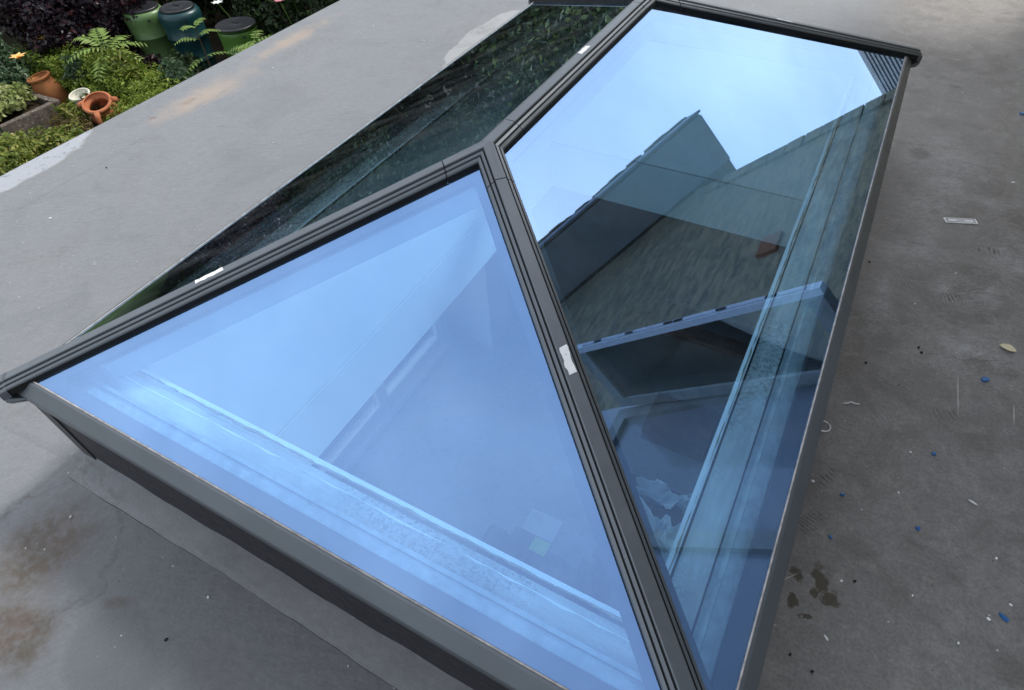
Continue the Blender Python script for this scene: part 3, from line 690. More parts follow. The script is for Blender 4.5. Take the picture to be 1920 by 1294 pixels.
# roof slopes with a deep verge over the wall
for sgn in (1, -1):
    yy = lambda y: y if sgn > 0 else 2 * APY - y
    bm = bmesh.new()
    pts = [(1.95, yy(TIPY), TIPZ), (1.95, yy(APY), APZ), (HX + 7, yy(APY), APZ), (HX + 7, yy(TIPY), TIPZ)]
    lo = [bm.verts.new(q) for q in pts]; hi = [bm.verts.new((q[0], q[1], q[2] + .16)) for q in pts]
    bm.faces.new(lo); bm.faces.new(hi)
    for i in range(4): bm.faces.new((lo[i], lo[(i + 1) % 4], hi[(i + 1) % 4], hi[i]))
    rf = on(bmobj("roof", bm, M_TILE, HS), HS)
    # ragged verge tiles along the edge
    bm = bmesh.new(); n = 46
    for k in range(n):
        t0 = k / n; y = yy(TIPY + (APY - TIPY) * t0); z = TIPZ + (APZ - TIPZ) * t0; e = random.uniform(-.012, .018)
        y2 = yy(TIPY + (APY - TIPY) * (t0 + 1.15 / n)); z2 = TIPZ + (APZ - TIPZ) * (t0 + 1.15 / n)
        q = [(1.915 + e, y, z + .165), (1.915 + e, y2, z2 + .165), (2.12, y2, z2 + .165), (2.12, y, z + .165)]
        a = [bm.verts.new(Vector(c) - Vector((0, 0, .045))) for c in q]; b = [bm.verts.new(Vector(c) + Vector((0, 0, .02 + random.uniform(0, .006)))) for c in q]
        bm.faces.new(a); bm.faces.new(b)
        for i in range(4): bm.faces.new((a[i], a[(i + 1) % 4], b[(i + 1) % 4], b[i]))
    o = bmobj("verge_tile", bm, M_TILE, rf); o["kind"] = "stuff"
M_SOFFIT = plain("pale_soffit_board", (.42, .42, .38), .7, .3, .15, 6)
for sgn in (1, -1):
    yy = lambda y: y if sgn > 0 else 2 * APY - y
    v = [(x, yy(y), z - dz) for dz in (.004, .024) for x, y, z in ((1.97, TIPY - .02, TIPZ), (1.97, APY, APZ), (HX, APY, APZ), (HX, TIPY - .02, TIPZ))]
    on(pyobj("soffit", v, [(0, 1, 2, 3), (4, 5, 6, 7), (0, 1, 5, 4), (1, 2, 6, 5), (2, 3, 7, 6), (3, 0, 4, 7)], M_SOFFIT, HS), HS)
    v = [(x, yy(y), z + dz) for x in (1.925, 1.948) for y, z, dz in ((TIPY, TIPZ, -.03), (APY, APZ, -.03), (APY, APZ, .13), (TIPY, TIPZ, .13))]
    on(pyobj("barge_board", v, [(0, 1, 2, 3), (4, 5, 6, 7), (0, 1, 5, 4), (1, 2, 6, 5), (2, 3, 7, 6), (3, 0, 4, 7)], plain("grey_barge_board", (.36, .38, .40), .6, .3), HS), HS)
on(boxobj("air_brick", (HX - .008, HX + .05, 3.36, 3.58, 1.31, 1.45), plain("orange_clay", (.30, .12, .06), .8, .2), HS), HS)
M_GREYSOF = plain("grey_soffit_board", (.22, .24, .25), .7, .3)
# corner tiles of the tile hanging, slightly out of line
z = RZ + .06
while z < TIPZ + .1:
    bm = bmesh.new(); box(bm, HX - .004, HX + .16, HY - .16, HY + .008 + random.uniform(0, .012), z, z + .15 + random.uniform(-.006, .006))
    on(bmobj("corner_tile", bm, M_TILE, HS), HS); z += .16
M_SASH = plain("olive_grey_sash_frame", (.30, .30, .27), .5, .4)
# white window: fixed frame, dark glass and an opened sash whose lock edge shows
M_PALE = plain("pale_window_board", (.52, .54, .55), .6, .3, .08)
on(boxobj("window_surround", (HX - .03, HX + .019, -3.0, 2.05, RZ + .02, 2.6), M_PALE, HS), HS)
wf = on(boxobj("window_sill", (HX - .13, HX - .031, .1, 2.0, .28, .34), M_SASH, HS), HS)
for b in ((.15, 1.95, .345, .42), (.15, 1.95, 1.82, 1.90), (.15, .23, .42, 1.82), (1.87, 1.95, .42, 1.82), (1.02, 1.10, .42, 1.82)):
    on(boxobj("window_frame", (HX - .09, HX - .031, *b), M_SASH, HS), HS)
M_DARKGL = NT("curtained_window_glass").bsdf((.30, .32, .34), .05, .6)
for y0, y1 in ((.23, 1.02), (1.10, 1.87)): on(boxobj("window_pane", (HX - .06, HX - .045, y0, y1, .42, 1.82), M_DARKGL, HS), HS)
SY = 1.83
sash = thing("window_sash", "open white window sash edge with lock slots reflected in the right pane", "window", (HX - .1, SY, .43))
for b, nm in (((1.93, 1.965, SY - .02, SY + .02, .44, 1.87), "stile"), ((HX - .17, HX - .11, SY - .03, SY + .03, .44, 1.87), "stile"), ((1.965, HX - .17, SY - .03, SY + .03, .44, .51), "rail"), ((1.965, HX - .17, SY - .03, SY + .03, 1.80, 1.87), "rail")):
    o = on(boxobj(nm, b, M_UPVC if b[0] < 1.94 else M_SASH, sash), sash)
on(boxobj("sash_glass", (1.965, HX - .17, SY - .012, SY + .012, .51, 1.80), M_WINGLASS, sash), sash)
M_STEEL = plain("lock_strip_steel", (.45, .46, .47), .35, .5, .1, 20, .1, .001, .7)
on(boxobj("lock_strip", (1.926, 1.9295, SY - .010, SY + .010, .50, 1.81), M_STEEL, sash), sash)
for z in (.62, .86, 1.10, 1.16, 1.42, 1.66): on(boxobj("lock_slot", (1.922, 1.9255, SY - .006, SY + .006, z, z + .05), M_GROOVE, sash), sash)

sash.rotation_euler = (R(-5.8), 0, 0)
# low tiled lean-to past the far end of the roof, seen as dark stripes in the far corner of the right pane
M_SLATE = plain("dark_slate", (.10, .10, .108), .7, .3, .3, 9)
LT = thing("lean_to", "low tiled lean-to roof beyond the lantern reflected as dark stripes", "outbuilding", (3.2, 8, GZ))
on(boxobj("wall", (1.2, 6.2, 7.25, 9.6, GZ, .62), M_RENDER, LT), LT)
for k in range(19):
    y0, z0 = 6.98 + k * .056, .66 + k * .049
    bm = bmesh.new(); xw = 0.95 + .0 * k
    vs = [bm.verts.new(q) for q in ((xw, y0, z0 - .012), (6.3, y0, z0 - .012), (6.3, y0 + .11, z0 + .072), (xw, y0 + .11, z0 + .072), (xw, y0, z0 + .018), (6.3, y0, z0 + .018), (6.3, y0 + .11, z0 + .092), (xw, y0 + .11, z0 + .092))]
    for f in ((0, 1, 2, 3), (4, 5, 6, 7), (0, 1, 5, 4), (1, 2, 6, 5), (2, 3, 7, 6), (3, 0, 4, 7)): bm.faces.new([vs[i] for i in f])
    on(bmobj("tile_course", bm, M_SLATE, LT), LT)

# ------------------------------------------------------------------ foliage
def leaves(name, blobs, n, size, mat, parent=None, up=.35, shell=.55, aspect=.5, seed=1, fold=.25):
    """leaf sized folded quads spread through ellipsoids [(centre, radii, weight)]"""
    r_ = np.random.default_rng(seed); w = np.array([b[2] for b in blobs], float); w /= w.sum()
    ids = r_.choice(len(blobs), n, p=w); C_ = np.array([b[0] for b in blobs], float)[ids]; Rd = np.array([b[1] for b in blobs], float)[ids]
    d = r_.normal(size=(n, 3)); d /= np.linalg.norm(d, axis=1)[:, None]; rad = (shell + (1 - shell) * r_.random(n) ** .6)[:, None]
    lump = 1 + .16 * np.sin(d[:, :1] * 7 + ids[:, None]) + .12 * np.sin(d[:, 1:2] * 9 + 2 * ids[:, None]) + .1 * np.sin(d[:, 2:] * 11)
    P_ = C_ + d * Rd * rad * lump
    P_[:, 2] = np.maximum(P_[:, 2], GZ + .02)
    nr = d * .6 + r_.normal(size=(n, 3)) * .6; nr[:, 2] += up; nr /= np.linalg.norm(nr, axis=1)[:, None]
    a = np.cross(nr, r_.normal(size=(n, 3))); a /= np.linalg.norm(a, axis=1)[:, None]; b = np.cross(nr, a)
    s = (size * r_.uniform(.55, 1.35, n))[:, None]
    v = np.empty((n, 4, 3)); v[:, 0] = P_ - a * s * .5; v[:, 1] = P_ + b * s * aspect * .5 + nr * s * fold * .5; v[:, 2] = P_ + a * s * .5; v[:, 3] = P_ - b * s * aspect * .5 + nr * s * fold * .5
    me = bpy.data.meshes.new(name); me.vertices.add(4 * n); me.vertices.foreach_set("co", v.reshape(-1))
    q = np.arange(4 * n).reshape(n, 4); tri = np.concatenate([q[:, [0, 1, 2]], q[:, [0, 2, 3]]], 1).reshape(-1)
    me.loops.add(len(tri)); me.loops.foreach_set("vertex_index", tri.astype(np.int32)); me.polygons.add(2 * n)
    me.polygons.foreach_set("loop_start", np.arange(0, 6 * n, 3, dtype=np.int32)); me.update(calc_edges=True)
    return link(name, me, mat, parent)
def stems(name, base, blobs, mat, parent, n=6, rad=.02, sd=0):
    r_ = random.Random(sd); bm = bmesh.new()
    for k in range(n):
        c, rr, _ = blobs[r_.randrange(len(blobs))]; e = Vector([c[i] + rr[i] * r_.uniform(-.6, .6) for i in range(3)])
        b = Vector(base) + Vector((r_.uniform(-.06, .06), r_.uniform(-.06, .06), 0)); mid = b.lerp(e, .5) + Vector((r_.uniform(-.05, .05), r_.uniform(-.05, .05), .06))
        tube(bm, [b, mid, e], [rad, rad * .7, rad * .25], 5)
    return bmobj(name, bm, mat, parent)
M_BARK = plain("brown_bark", (.07, .05, .035), .9, .15, .3, 20, .8, .01)
def shrub(name, label, cat, base, blobs, n, size, mat, group=None, nst=7, rad=.02, **kw):
    t = thing(name, label, cat, base, group); b0 = Vector(base)
    lb = [(tuple(Vector(c) - b0), r_, w) for c, r_, w in blobs]
    kw.setdefault("seed", abs(hash(label)) % 9999 if False else sum(map(ord, label)) % 9999)
    r_ = np.random.default_rng(kw["seed"])
    o = leaves("foliage", [((c[0], c[1], c[2]), rr, w) for c, rr, w in lb], n, size, mat, t, **kw)
    # keep leaves above the ground of the thing's own frame
    co = np.empty(len(o.data.vertices) * 3, np.float32); o.data.vertices.foreach_get("co", co); co = co.reshape(-1, 3)
    co[:, 2] = np.maximum(co[:, 2], .01); o.data.vertices.foreach_set("co", co.reshape(-1)); o.data.update()
    stems("stem", (0, 0, 0), lb, M_BARK, t, nst, rad, kw["seed"]); return t
M_LF_PURPLE = leafmat("purple_leaf", (.010, .006, .011), (.026, .014, .022), (.07, .016, .02), .4, .15)
M_LF_HEDGE = leafmat("lime_hedge_leaf", (.10, .165, .016), (.24, .31, .036), (.38, .43, .08))
M_LF_YEL = leafmat("yellow_green_leaf", (.10, .15, .02), (.24, .27, .05), (.38, .36, .10))
M_LF_DARK = leafmat("dark_shrub_leaf", (.010, .022, .008), (.028, .055, .014), (.06, .11, .03))
M_LF_ROSE = leafmat("grey_green_rose_leaf", (.05, .10, .045), (.12, .19, .10), (.22, .28, .18))
M_LF_VAR = leafmat("variegated_leaf", (.22, .28, .08), (.42, .44, .18), (.60, .58, .34))
M_LF_FERN = leafmat("pale_frond_leaf", (.16, .26, .05), (.28, .38, .10), None, .5, .3)
M_LF_DRY = leafmat("dry_brown_leaf", (.07, .055, .02), (.16, .11, .04), (.28, .24, .06))
M_LF_BACK = leafmat("mid_green_leaf", (.012, .026, .008), (.04, .075, .018), (.20, .26, .07))

shrub("purple_shrub", "big dark purple leaved shrub behind the lime hedge", "shrub", (-9.5, 5.35, GZ),
      [((-9.35, 5.15, -2.35), (.75, .7, .55), 3), ((-9.0, 5.7, -1.95), (.6, .6, .5), 2), ((-9.9, 5.2, -1.9), (.7, .6, .55), 2), ((-9.5, 5.6, -1.35), (.7, .6, .45), 1.4), ((-8.85, 5.35, -2.55), (.45, .4, .4), 1)], 22000, .075, M_LF_PURPLE, rad=.03, nst=12, aspect=.6)
shrub("purple_plant", "small dark purple plant at the foot of the light green water butt", "plant", (-8.05, 5.35, GZ),
      [((-8.05, 5.35, -2.82), (.26, .22, .22), 1)], 900, .08, M_LF_PURPLE)
shrub("lime_hedge", "low bright lime green clipped hedge in front of the water butts", "hedge", (-8.4, 4.7, GZ),
      [((-9.35, 4.6, -2.72), (.55, .36, .34), 1.6), ((-8.75, 4.72, -2.72), (.6, .42, .38), 2), ((-8.15, 4.78, -2.76), (.6, .45, .38), 2), ((-7.5, 4.75, -2.82), (.55, .45, .34), 1.8), ((-7.0, 4.75, -2.82), (.4, .45, .32), 1.2), ((-8.2, 4.45, -2.88), (.45, .3, .24), .9)], 24000, .055, M_LF_HEDGE, rad=.012, nst=14, aspect=.4, up=.7)
shrub("front_hedge", "bright green ground shrub beside the terracotta jar at the roof edge", "shrub", (-6.9, 4.35, GZ),
      [((-7.02, 4.27, -2.84), (.34, .26, .22), 1.3), ((-7.05, 4.0, -2.9), (.34, .2, .16), .8), ((-6.6, 4.4, -2.75), (.45, .3, .25), 1)], 8000, .05, M_LF_HEDGE, up=.7, aspect=.4)
shrub("golden_shrub", "yellow green leafy shrub at the left edge below the stone trough", "shrub", (-7.5, 2.9, GZ),
      [((-7.55, 2.75, -2.8), (.4, .4, .3), 2), ((-7.25, 3.25, -2.86), (.38, .36, .26), 1.6), ((-7.2, 2.6, -2.7), (.4, .3, .28), 1)], 7000, .06, M_LF_YEL, up=.6)
shrub("rose_bush", "grey green leaved bush with the yellow lilies by the stake", "bush", (-9.5, 4.05, GZ),
      [((-9.5, 4.05, -2.6), (.34, .36, .42), 2), ((-9.65, 4.05, -2.15), (.3, .26, .3), 1), ((-9.2, 4.02, -2.72), (.2, .16, .25), .6)], 4200, .08, M_LF_ROSE)
shrub("variegated_plant", "cream and green variegated plant filling the stone trough", "plant", (-8.75, 3.55, -2.79),
      [((-8.8, 3.55, -2.64), (.28, .32, .17), 2), ((-8.65, 3.2, -2.62), (.2, .22, .17), 1)], 2800, .065, M_LF_VAR, aspect=.7, rad=.006)
shrub("dry_plant", "dry brown and yellow leafy plant between trough and terracotta jar", "plant", (-7.8, 3.75, GZ),
      [((-7.95, 3.9, -2.93), (.34, .3, .2), 1), ((-7.5, 3.6, -2.9), (.34, .3, .22), 1), ((-7.85, 4.12, -2.86), (.18, .12, .2), .7)], 4200, .06, M_LF_DRY, aspect=.3)
shrub("dark_shrub", "dark green flowering shrub behind the third water butt at the roof edge", "shrub", (-6.6, 7.1, GZ),
      [((-6.6, 7.1, -2.3), (.9, .7, .75), 2), ((-5.6, 7.1, -1.9), (.8, .7, .8), 2), ((-7.4, 7.4, -2.1), (.6, .6, .8), 1.5), ((-5.2, 6.9, -2.6), (.6, .6, .5), 1)], 9000, .10, M_LF_DARK, rad=.03, nst=12)
for lab, c, sd in (("dark border shrub right behind the water butts, mirrored in the left pane", (-8.3, 7.5, -1.9), 1), ("dark border shrub left of the water butts behind the purple shrub", (-10.2, 7.3, -1.8), 2), ("dark border shrub at the edge of the lawn, mirrored in the left pane", (-12.0, 6.9, -1.9), 3)):
    shrub("border_shrub", lab, "shrub", (c[0], c[1], GZ), [((c[0] + dx, c[1] + dy, c[2] + dz), (.75, .6, .7), 1) for dx, dy, dz in ((0, 0, 0), (-.7, .2, -.4), (.7, .1, -.4), (.1, .1, .65))], 6000, .12, M_LF_DARK, "dark border shrubs", seed=sd)
hb = []
for k in range(34):
    q = k / 33; hb.append(((-26 + 26 * q, 6.5 + 9 * q + .5 * math.sin(k * 2.3), -1.2 + .35 * math.sin(k * 1.7)), (1.0, .9, 1.9), 1))
shrub("boundary_hedge", "tall dark boundary hedge along the far side of the garden, mirrored in the left pane", "hedge", (-13, 11, GZ), hb, 26000, .26, M_LF_DARK, seed=77, nst=30, rad=.04, aspect=.7)
for lab, c, rr, n_, sz, mt, asp in (
    ("tufted pale green plant in front of the cream pot", (-7.75, 3.85, -2.85), (.2, .16, .22), 260, .2, "Y", .14),
    ("spiky grey green tuft between the terracotta pot and the hedge", (-8.45, 4.5, -2.62), (.2, .16, .28), 260, .2, "R", .14),
    ("loose yellow green plant standing out of the middle of the hedge", (-7.75, 4.75, -2.5), (.26, .22, .3), 420, .11, "Y", .4),
    ("grey leaved tuft at the right end of the lime hedge", (-6.95, 5.0, -2.6), (.25, .2, .28), 420, .1, "R", .35),
    ("dark leafy clump under the teal water butt", (-7.25, 5.35, -2.75), (.3, .25, .3), 700, .09, "D", .6),
    ("broad leaved green plant beside the light green butt", (-8.85, 5.1, -2.62), (.25, .2, .3), 300, .14, "H", .5)):
    shrub("border_plant", lab, "plant", (c[0], c[1], GZ), [(c, rr, 1)], n_, sz, {"Y": M_LF_YEL, "R": M_LF_ROSE, "D": M_LF_DARK, "H": M_LF_HEDGE}[mt], "border plants among the hedge", aspect=asp, shell=.2, up=.1, nst=5, rad=.007)
# trees and tall shrubs further round, seen in the left pane
def tree(label, x, y, z0, hgt, rad, mat, n, size, sd):
    r_ = random.Random(sd); t = thing("garden_tree", label, "tree", (x, y, GZ), "trees beyond the garden beds")
    bm = bmesh.new(); tube(bm, [(0, 0, 0), (.05, .02, hgt * .4), (0, .05, hgt * .8)], [.09, .065, .03], 8)
    blobs = []
    for k in range(9):
        a = r_.uniform(0, 6.28); q = r_.uniform(.2, .8) * rad; c = (math.cos(a) * q, math.sin(a) * q, z0 + (hgt - z0) * r_.uniform(.1, .9)); blobs.append((c, (rad * .5, rad * .5, rad * .38), 1))
        tube(bm, [(0, 0, c[2] * .55), (c[0] * .5, c[1] * .5, c[2] * .85), c], [.03, .02, .008], 5)
    bmobj("trunk", bm, M_BARK, t); leaves("crown", blobs, n, size, mat, t, seed=sd, shell=.3, aspect=.65); return t
tree("round leaved tree nearest the far roof end, mirrored in the left pane", -3.4, 8.2, .9, 3.6, 1.3, M_LF_BACK, 7000, .11, 3)
tree("taller green tree behind the round leaved one, mirrored in the left pane", -5.6, 10.2, .5, 4.3, 1.7, M_LF_BACK, 8000, .12, 4)
tree("wide green tree at the back of the purple shrub, mirrored in the left pane", -9.2, 10.0, .3, 3.4, 1.7, M_LF_DARK, 8000, .12, 5)
tree("dark tree by the far lawn, mirrored in the left pane", -14.5, 11.5, .4, 4.0, 2.2, M_LF_DARK, 8000, .15, 6)
tree("dark tree at the lawn's near end, mirrored in the left pane", -19.0, 6.5, .4, 4.0, 2.4, M_LF_DARK, 8000, .17, 7)

# ------------------------------------------------------------------ water butts
def plastic(name, col, rough=.38): return plain(name, col, rough, .5, .12, 6, .15, .002)
M_LID = plain("black_plastic_lid", (.02, .021, .024), .35, .5, .3, 25, .5, .004)
def butt(x, y, h, rt, rb, lidr, mat, label, open_=False):
    t = thing("water_butt", label, "water butt", (x, y, GZ), "water butts in the garden"); bm = bmesh.new()
    prof = [(0, 0.002), (rb, .002)]
    def rad(q): return rb + (rt - rb) * q
    for q in (.1, .2):  prof.append((rad(q), q * h))
    for b in (.26, .60):
        prof += [(rad(b) + .002, b * h - .012), (rad(b) + .016, b * h), (rad(b) + .016, b * h + .014), (rad(b) + .002, b * h + .028)]
    prof += [(rad(.80), .80 * h), (rt * .99, .88 * h), (rt * .97, .925 * h), (rt * .90, .955 * h), (lidr * 1.04, .965 * h), (lidr * 1.0, .965 * h), (lidr, .93 * h), (0, .93 * h)]
    lathe(bm, prof, 40); bmobj("body", bm, mat, t, smooth=True)
    bm = bmesh.new(); lathe(bm, [(lidr * .985, .9655 * h), (lidr * 1.03, .9665 * h), (lidr * 1.03, .99 * h), (lidr * .96, h), (lidr * .90, .992 * h), (lidr * .4, 1.0 * h), (.03, 1.006 * h), (0, 1.006 * h)], 40)
    l_ = bmobj("lid", bm, M_LID, t, smooth=True)
    bm = bmesh.new(); box(bm, -.05, .05, -.012, .012, 1.004 * h, 1.02 * h); bmobj("handle", bm, M_LID, l_)
    bm = bmesh.new(); a = math.atan2(-.45, .9) ; tube(bm, [(rt * .985 * math.cos(a), rt * .985 * math.sin(a), .87 * h), (rt * 1.05 * math.cos(a), rt * 1.05 * math.sin(a), .87 * h)], .016, 10); bmobj("overflow_hole", bm, M_LID, t)
    return t
butt(-8.46, 5.84, .98, .305, .235, .245, plastic("light_green_plastic", (.10, .175, .062)), "light green water butt with black lid, leftmost of the three")
butt(-7.86, 6.02, 1.0, .31, .235, .24, plastic("dark_teal_plastic", (.007, .042, .048)), "dark teal water butt with black lid between the two green ones")
butt(-6.83, 6.13, .86, .285, .24, .28, plastic("bright_green_plastic", (.055, .135, .022)), "bright green water butt with wide flat black lid nearest the roof edge")

# ------------------------------------------------------------------ pots, trough, stake, flowers
def terra(name, c1, c2, c3):
    t = NT(name); n = t.noise(7, 6, .6); n2 = t.noise(60, 4)
    c = t.mix(t.rng(n, .35, .65), c1, c2); c = t.mix(t.rng(t.noise(12, 6, .7), .56, .7, 0, .7), c, c3); return t.bsdf(c, .8, .25, n2, .35, .003)
M_TERRA = terra("terracotta", (.36, .115, .05), (.48, .18, .085), (.50, .26, .16))
M_TERRA_OLD = terra("mossy_terracotta", (.30, .105, .04), (.36, .15, .055), (.10, .09, .03))
M_CREAM = terra("cream_glaze", (.60, .58, .47), (.68, .66, .56), (.50, .45, .30))
def pot(name, label, base, tilt, prof, mat, wall=.02):
    t = thing(name, label, "pot", base); bm = bmesh.new(); Mx = Matrix.Rotation(tilt[0], 3, 'X') @ Matrix.Rotation(tilt[1], 3, 'Y')
    inner = [(max(r_ - wall, .0), z + (wall if i == 0 else 0)) for i, (r_, z) in enumerate(prof)][::-1]
    lathe(bm, [(0, prof[0][1])] + prof + inner + [(0, prof[0][1] + wall)], 36, Mx); bmobj("body", bm, mat, t, smooth=True); return t, Mx
pot("terracotta_pot", "mossy terracotta pot tucked against the lime hedge beside the trough", (-8.84, 4.22, GZ + .002), (.1, -.12), [(.12, 0), (.17, .10), (.195, .24), (.18, .38), (.145, .46), (.14, .48), (.16, .495), (.165, .52), (.155, .53)], M_TERRA_OLD)
pot("cream_pot", "cream glazed pot behind the terracotta strawberry jar", (-8.05, 4.22, GZ + .002), (.15, .05), [(.09, 0), (.11, .15), (.105, .30), (.125, .40), (.145, .425), (.138, .44)], M_CREAM)
jar, Mj = pot("strawberry_jar", "orange terracotta strawberry jar with side pockets leaning at the roof edge", (-7.62, 4.2, GZ + .002), (.28, .22), [(.12, 0), (.18, .10), (.205, .22), (.19, .34), (.155, .40), (.15, .43), (.19, .452), (.20, .475), (.18, .49)], M_TERRA)
for k in range(3):
    a = R(-150 + k * 100); bm = bmesh.new(); d = Vector((math.cos(a), math.sin(a), 0)); sd_ = Vector((-d.y, d.x, 0))
    pts = [Mj @ (d * rr + Vector((0, 0, zz))) for rr, zz in ((.18, .46), (.24, .44), (.285, .37), (.275, .29), (.20, .20))]
    tube(bm, pts, [.042, .034, .028, .03, .04], 10); bmobj("handle", bm, M_TERRA, jar, smooth=True)
def stone():
    t = NT("weathered_stone"); n = t.noise(14, 7, .7); n2 = t.noise(60, 5, .7)
    c = t.mix(t.rng(n, .35, .65), (.075, .062, .05), (.18, .15, .125)); c = t.mix(t.rng(t.noise(30, 4, .7), .6, .68), c, (.45, .44, .42)); return t.bsdf(c, .95, .15, n2, 1.0, .012)
M_STONE = stone()
tr_ = thing("stone_trough", "weathered grey stone trough planted with variegated leaves", "trough", (-8.7, 3.55, GZ))
for b in ((-9.1, -8.32, 3.92, 4.01), (-9.1, -8.32, 3.0, 3.09), (-9.1, -9.01, 3.092, 3.918), (-8.41, -8.32, 3.092, 3.918)):
    bm = bmesh.new(); box(bm, b[0] + 8.7, b[1] + 8.7, b[2] - 3.55, b[3] - 3.55, .002, .36); bmobj("wall", bm, M_STONE, tr_, bevel=.012)
bm = bmesh.new(); box(bm, -.308, .288, -.456, .366, .004, .28); bmobj("soil", bm, M_SOIL, tr_)
M_STAKE = plain("dark_green_stake", (.03, .045, .03), .7, .3)
bm = bmesh.new(); tube(bm, [(0, 0, -.02), (.02, -.01, .5), (.03, -.02, 1.0)], [.017, .016, .015], 8)
o = bmobj("garden_stake", bm, M_STAKE); o.location = (-8.05, 3.05, GZ); tag(o, "thin dark green stake standing in front of the stone trough", "stake")
M_PETAL_Y = plain("yellow_petal", (.75, .50, .04), .6, .3, .15); M_PETAL_O = plain("peach_petal", (.78, .47, .16), .6, .3, .15); M_HEART = plain("orange_throat", (.65, .25, .02), .6, .3)
M_PETAL_W = plain("white_petal", (.75, .75, .72), .6, .3, .1); M_PETAL_P = plain("pink_petal", (.70, .28, .32), .6, .3, .1)
M_STALK = plain("green_stalk", (.08, .15, .03), .6, .3)
def flower(name, label, pos, base, r_, npet, mat, heart=True, up=.35, group=None):
    t = thing(name, label, "flower", base, group); p_ = Vector(pos) - Vector(base)
    bm = bmesh.new(); tube(bm, [(0, 0, 0), tuple(p_ * .5 + Vector((.02, .01, 0))), tuple(p_)], .006, 5); bmobj("stalk", bm, M_STALK, t)
    me = None
    for k in range(npet):
        a = 2 * math.pi * k / npet + .3; 
        if me is None:
            v = [(0, 0, 0), (r_ * .45, r_ * .26, r_ * up * .9), (r_, 0, r_ * up), (r_ * .45, -r_ * .26, r_ * up * .9), (r_ * .5, 0, r_ * up * .55)]
            q = pyobj("petal", v, [(0, 1, 4), (1, 2, 4), (2, 3, 4), (3, 0, 4)], mat, t); me = q.data
        else: q = link("petal", me, None, t)
        q.location = p_; q.rotation_euler = (0, 0, a)
    if heart:
        bm = bmesh.new(); bmesh.ops.create_icosphere(bm, subdivisions=2, radius=r_ * .2); h_ = bmobj("heart", bm, M_HEART, t); h_.location = p_ + Vector((0, 0, r_ * .12))
flower("lily", "peach lily with orange throat standing above the rose bush", (-8.92, 4.09, -2.3), (-9.05, 4.08, GZ), .12, 6, M_PETAL_O)
for k, (dx, dy, dz) in enumerate(((0, 0, 0), (.12, .07, .02), (-.08, .05, -.02), (.05, .12, .03))):
    flower("yellow_flower", "bright yellow flower in the cluster in front of the purple shrub", (-9.42 + dx, 4.62 + dy, -2.33 + dz), (-9.45, 4.66, GZ), .07, 6, M_PETAL_Y, True, .3, "cluster of yellow flowers")
flower("white_flower", "white bloom on the dark shrub behind the third water butt", (-7.05, 6.13, -2.0), (-7.1, 6.7, GZ), .09, 7, M_PETAL_W, False, .2)
flower("pink_flower", "pink bloom on the dark shrub close to the roof edge", (-5.97, 6.30, -1.9), (-5.95, 6.6, GZ), .08, 8, M_PETAL_P, False, .25)
# leaning grey panel with a brown wooden edge at the left border
pn = thing("cold_frame_lid", "grey panel with brown wooden edge leaning at the left of the purple shrub", "panel", (-10.45, 4.75, GZ))
pn.location = (-11.05, 5.08, GZ)
PB = [Vector((-.12, -.04, .0)), Vector((1.0, .33, 1.3))]
bm = bmesh.new(); tube(bm, PB, [.035, .035], 4); bmobj("rail", bm, plain("brown_frame_wood", (.13, .06, .035), .8, .2), pn)
sdv = Vector((-.02, -.62, .0)); nv = (PB[1] - PB[0]).cross(sdv).normalized() * .008
v = [q + k * nv for k in (1, -1) for q in (PB[0] + sdv * .05, PB[1] + sdv * .05, PB[1] + sdv, PB[0] + sdv)]
pyobj("sheet", v, [(0, 1, 2, 3), (4, 5, 6, 7), (0, 1, 5, 4), (1, 2, 6, 5), (2, 3, 7, 6), (3, 0, 4, 7)], plain("grey_zinc_sheet", (.36, .38, .40), .4, .5, .3, 8, .2, .003, .4), pn)

# ------------------------------------------------------------------ ferns: thing > frond > leaflet
def leaflet_mesh(ln, wd):
    v = [(0, 0, 0), (ln * .35, wd * .5, .004), (ln, 0, -ln * .12), (ln * .35, -wd * .5, .004), (ln * .4, 0, -.004)]
    me = bpy.data.meshes.new("leaflet"); me.from_pydata(v, [], [(0, 1, 4), (1, 2, 4), (2, 3, 4), (3, 0, 4)]); me.materials.append(M_LF_FERN); return me
def fern(label, base, top, fronds, nl, ln, wd, name="sumac_plant"):
    t = thing(name, label, "plant", base); tp = Vector(top) - Vector(base)
    bm = bmesh.new(); tube(bm, [(0, 0, 0), tuple(tp * .5 + Vector((.01, .02, 0))), tuple(tp)], [.014, .011, .007], 6); bmobj("stem", bm, M_BARK, t)
    me = leaflet_mesh(ln, wd)
    for az_, el_, flen, at_ in fronds:
        st = tp * at_; d = Vector((math.cos(R(az_)), math.sin(R(az_)), 0)); pts = []
        for k in range(9): q = k / 8; pts.append(st + d * flen * q * math.cos(R(el_)) + Vector((0, 0, flen * (math.sin(R(el_)) * q - .45 * q * q))))
        bm = bmesh.new(); tube(bm, pts, [.006 - .0005 * k for k in range(9)], 5); fr = bmobj("frond", bm, M_STALK, t)
        for k in range(nl):
            q = .16 + .84 * k / (nl - 1); i = min(int(q * 8), 7); p_ = pts[i].lerp(pts[i + 1], q * 8 - i); tg = (pts[i + 1] - pts[i]).normalized()
            side = tg.cross(Vector((0, 0, 1))).normalized()
            for s in (1, -1):
                l_ = link("leaflet", me, None, fr); xx = (side * s + tg * .45 + Vector((0, 0, random.uniform(-.28, .05)))).normalized(); zz = side.cross(tg) * 1.0
                yy = zz.cross(xx).normalized(); zz = xx.cross(yy)
                Mx = Matrix((xx, yy, zz)).transposed().to_4x4(); Mx.translation = p_; scl = (1 - abs(q - .45) * .8) * random.uniform(.85, 1.1); l_.matrix_local = Mx @ Matrix.Scale(scl, 4)
    return t
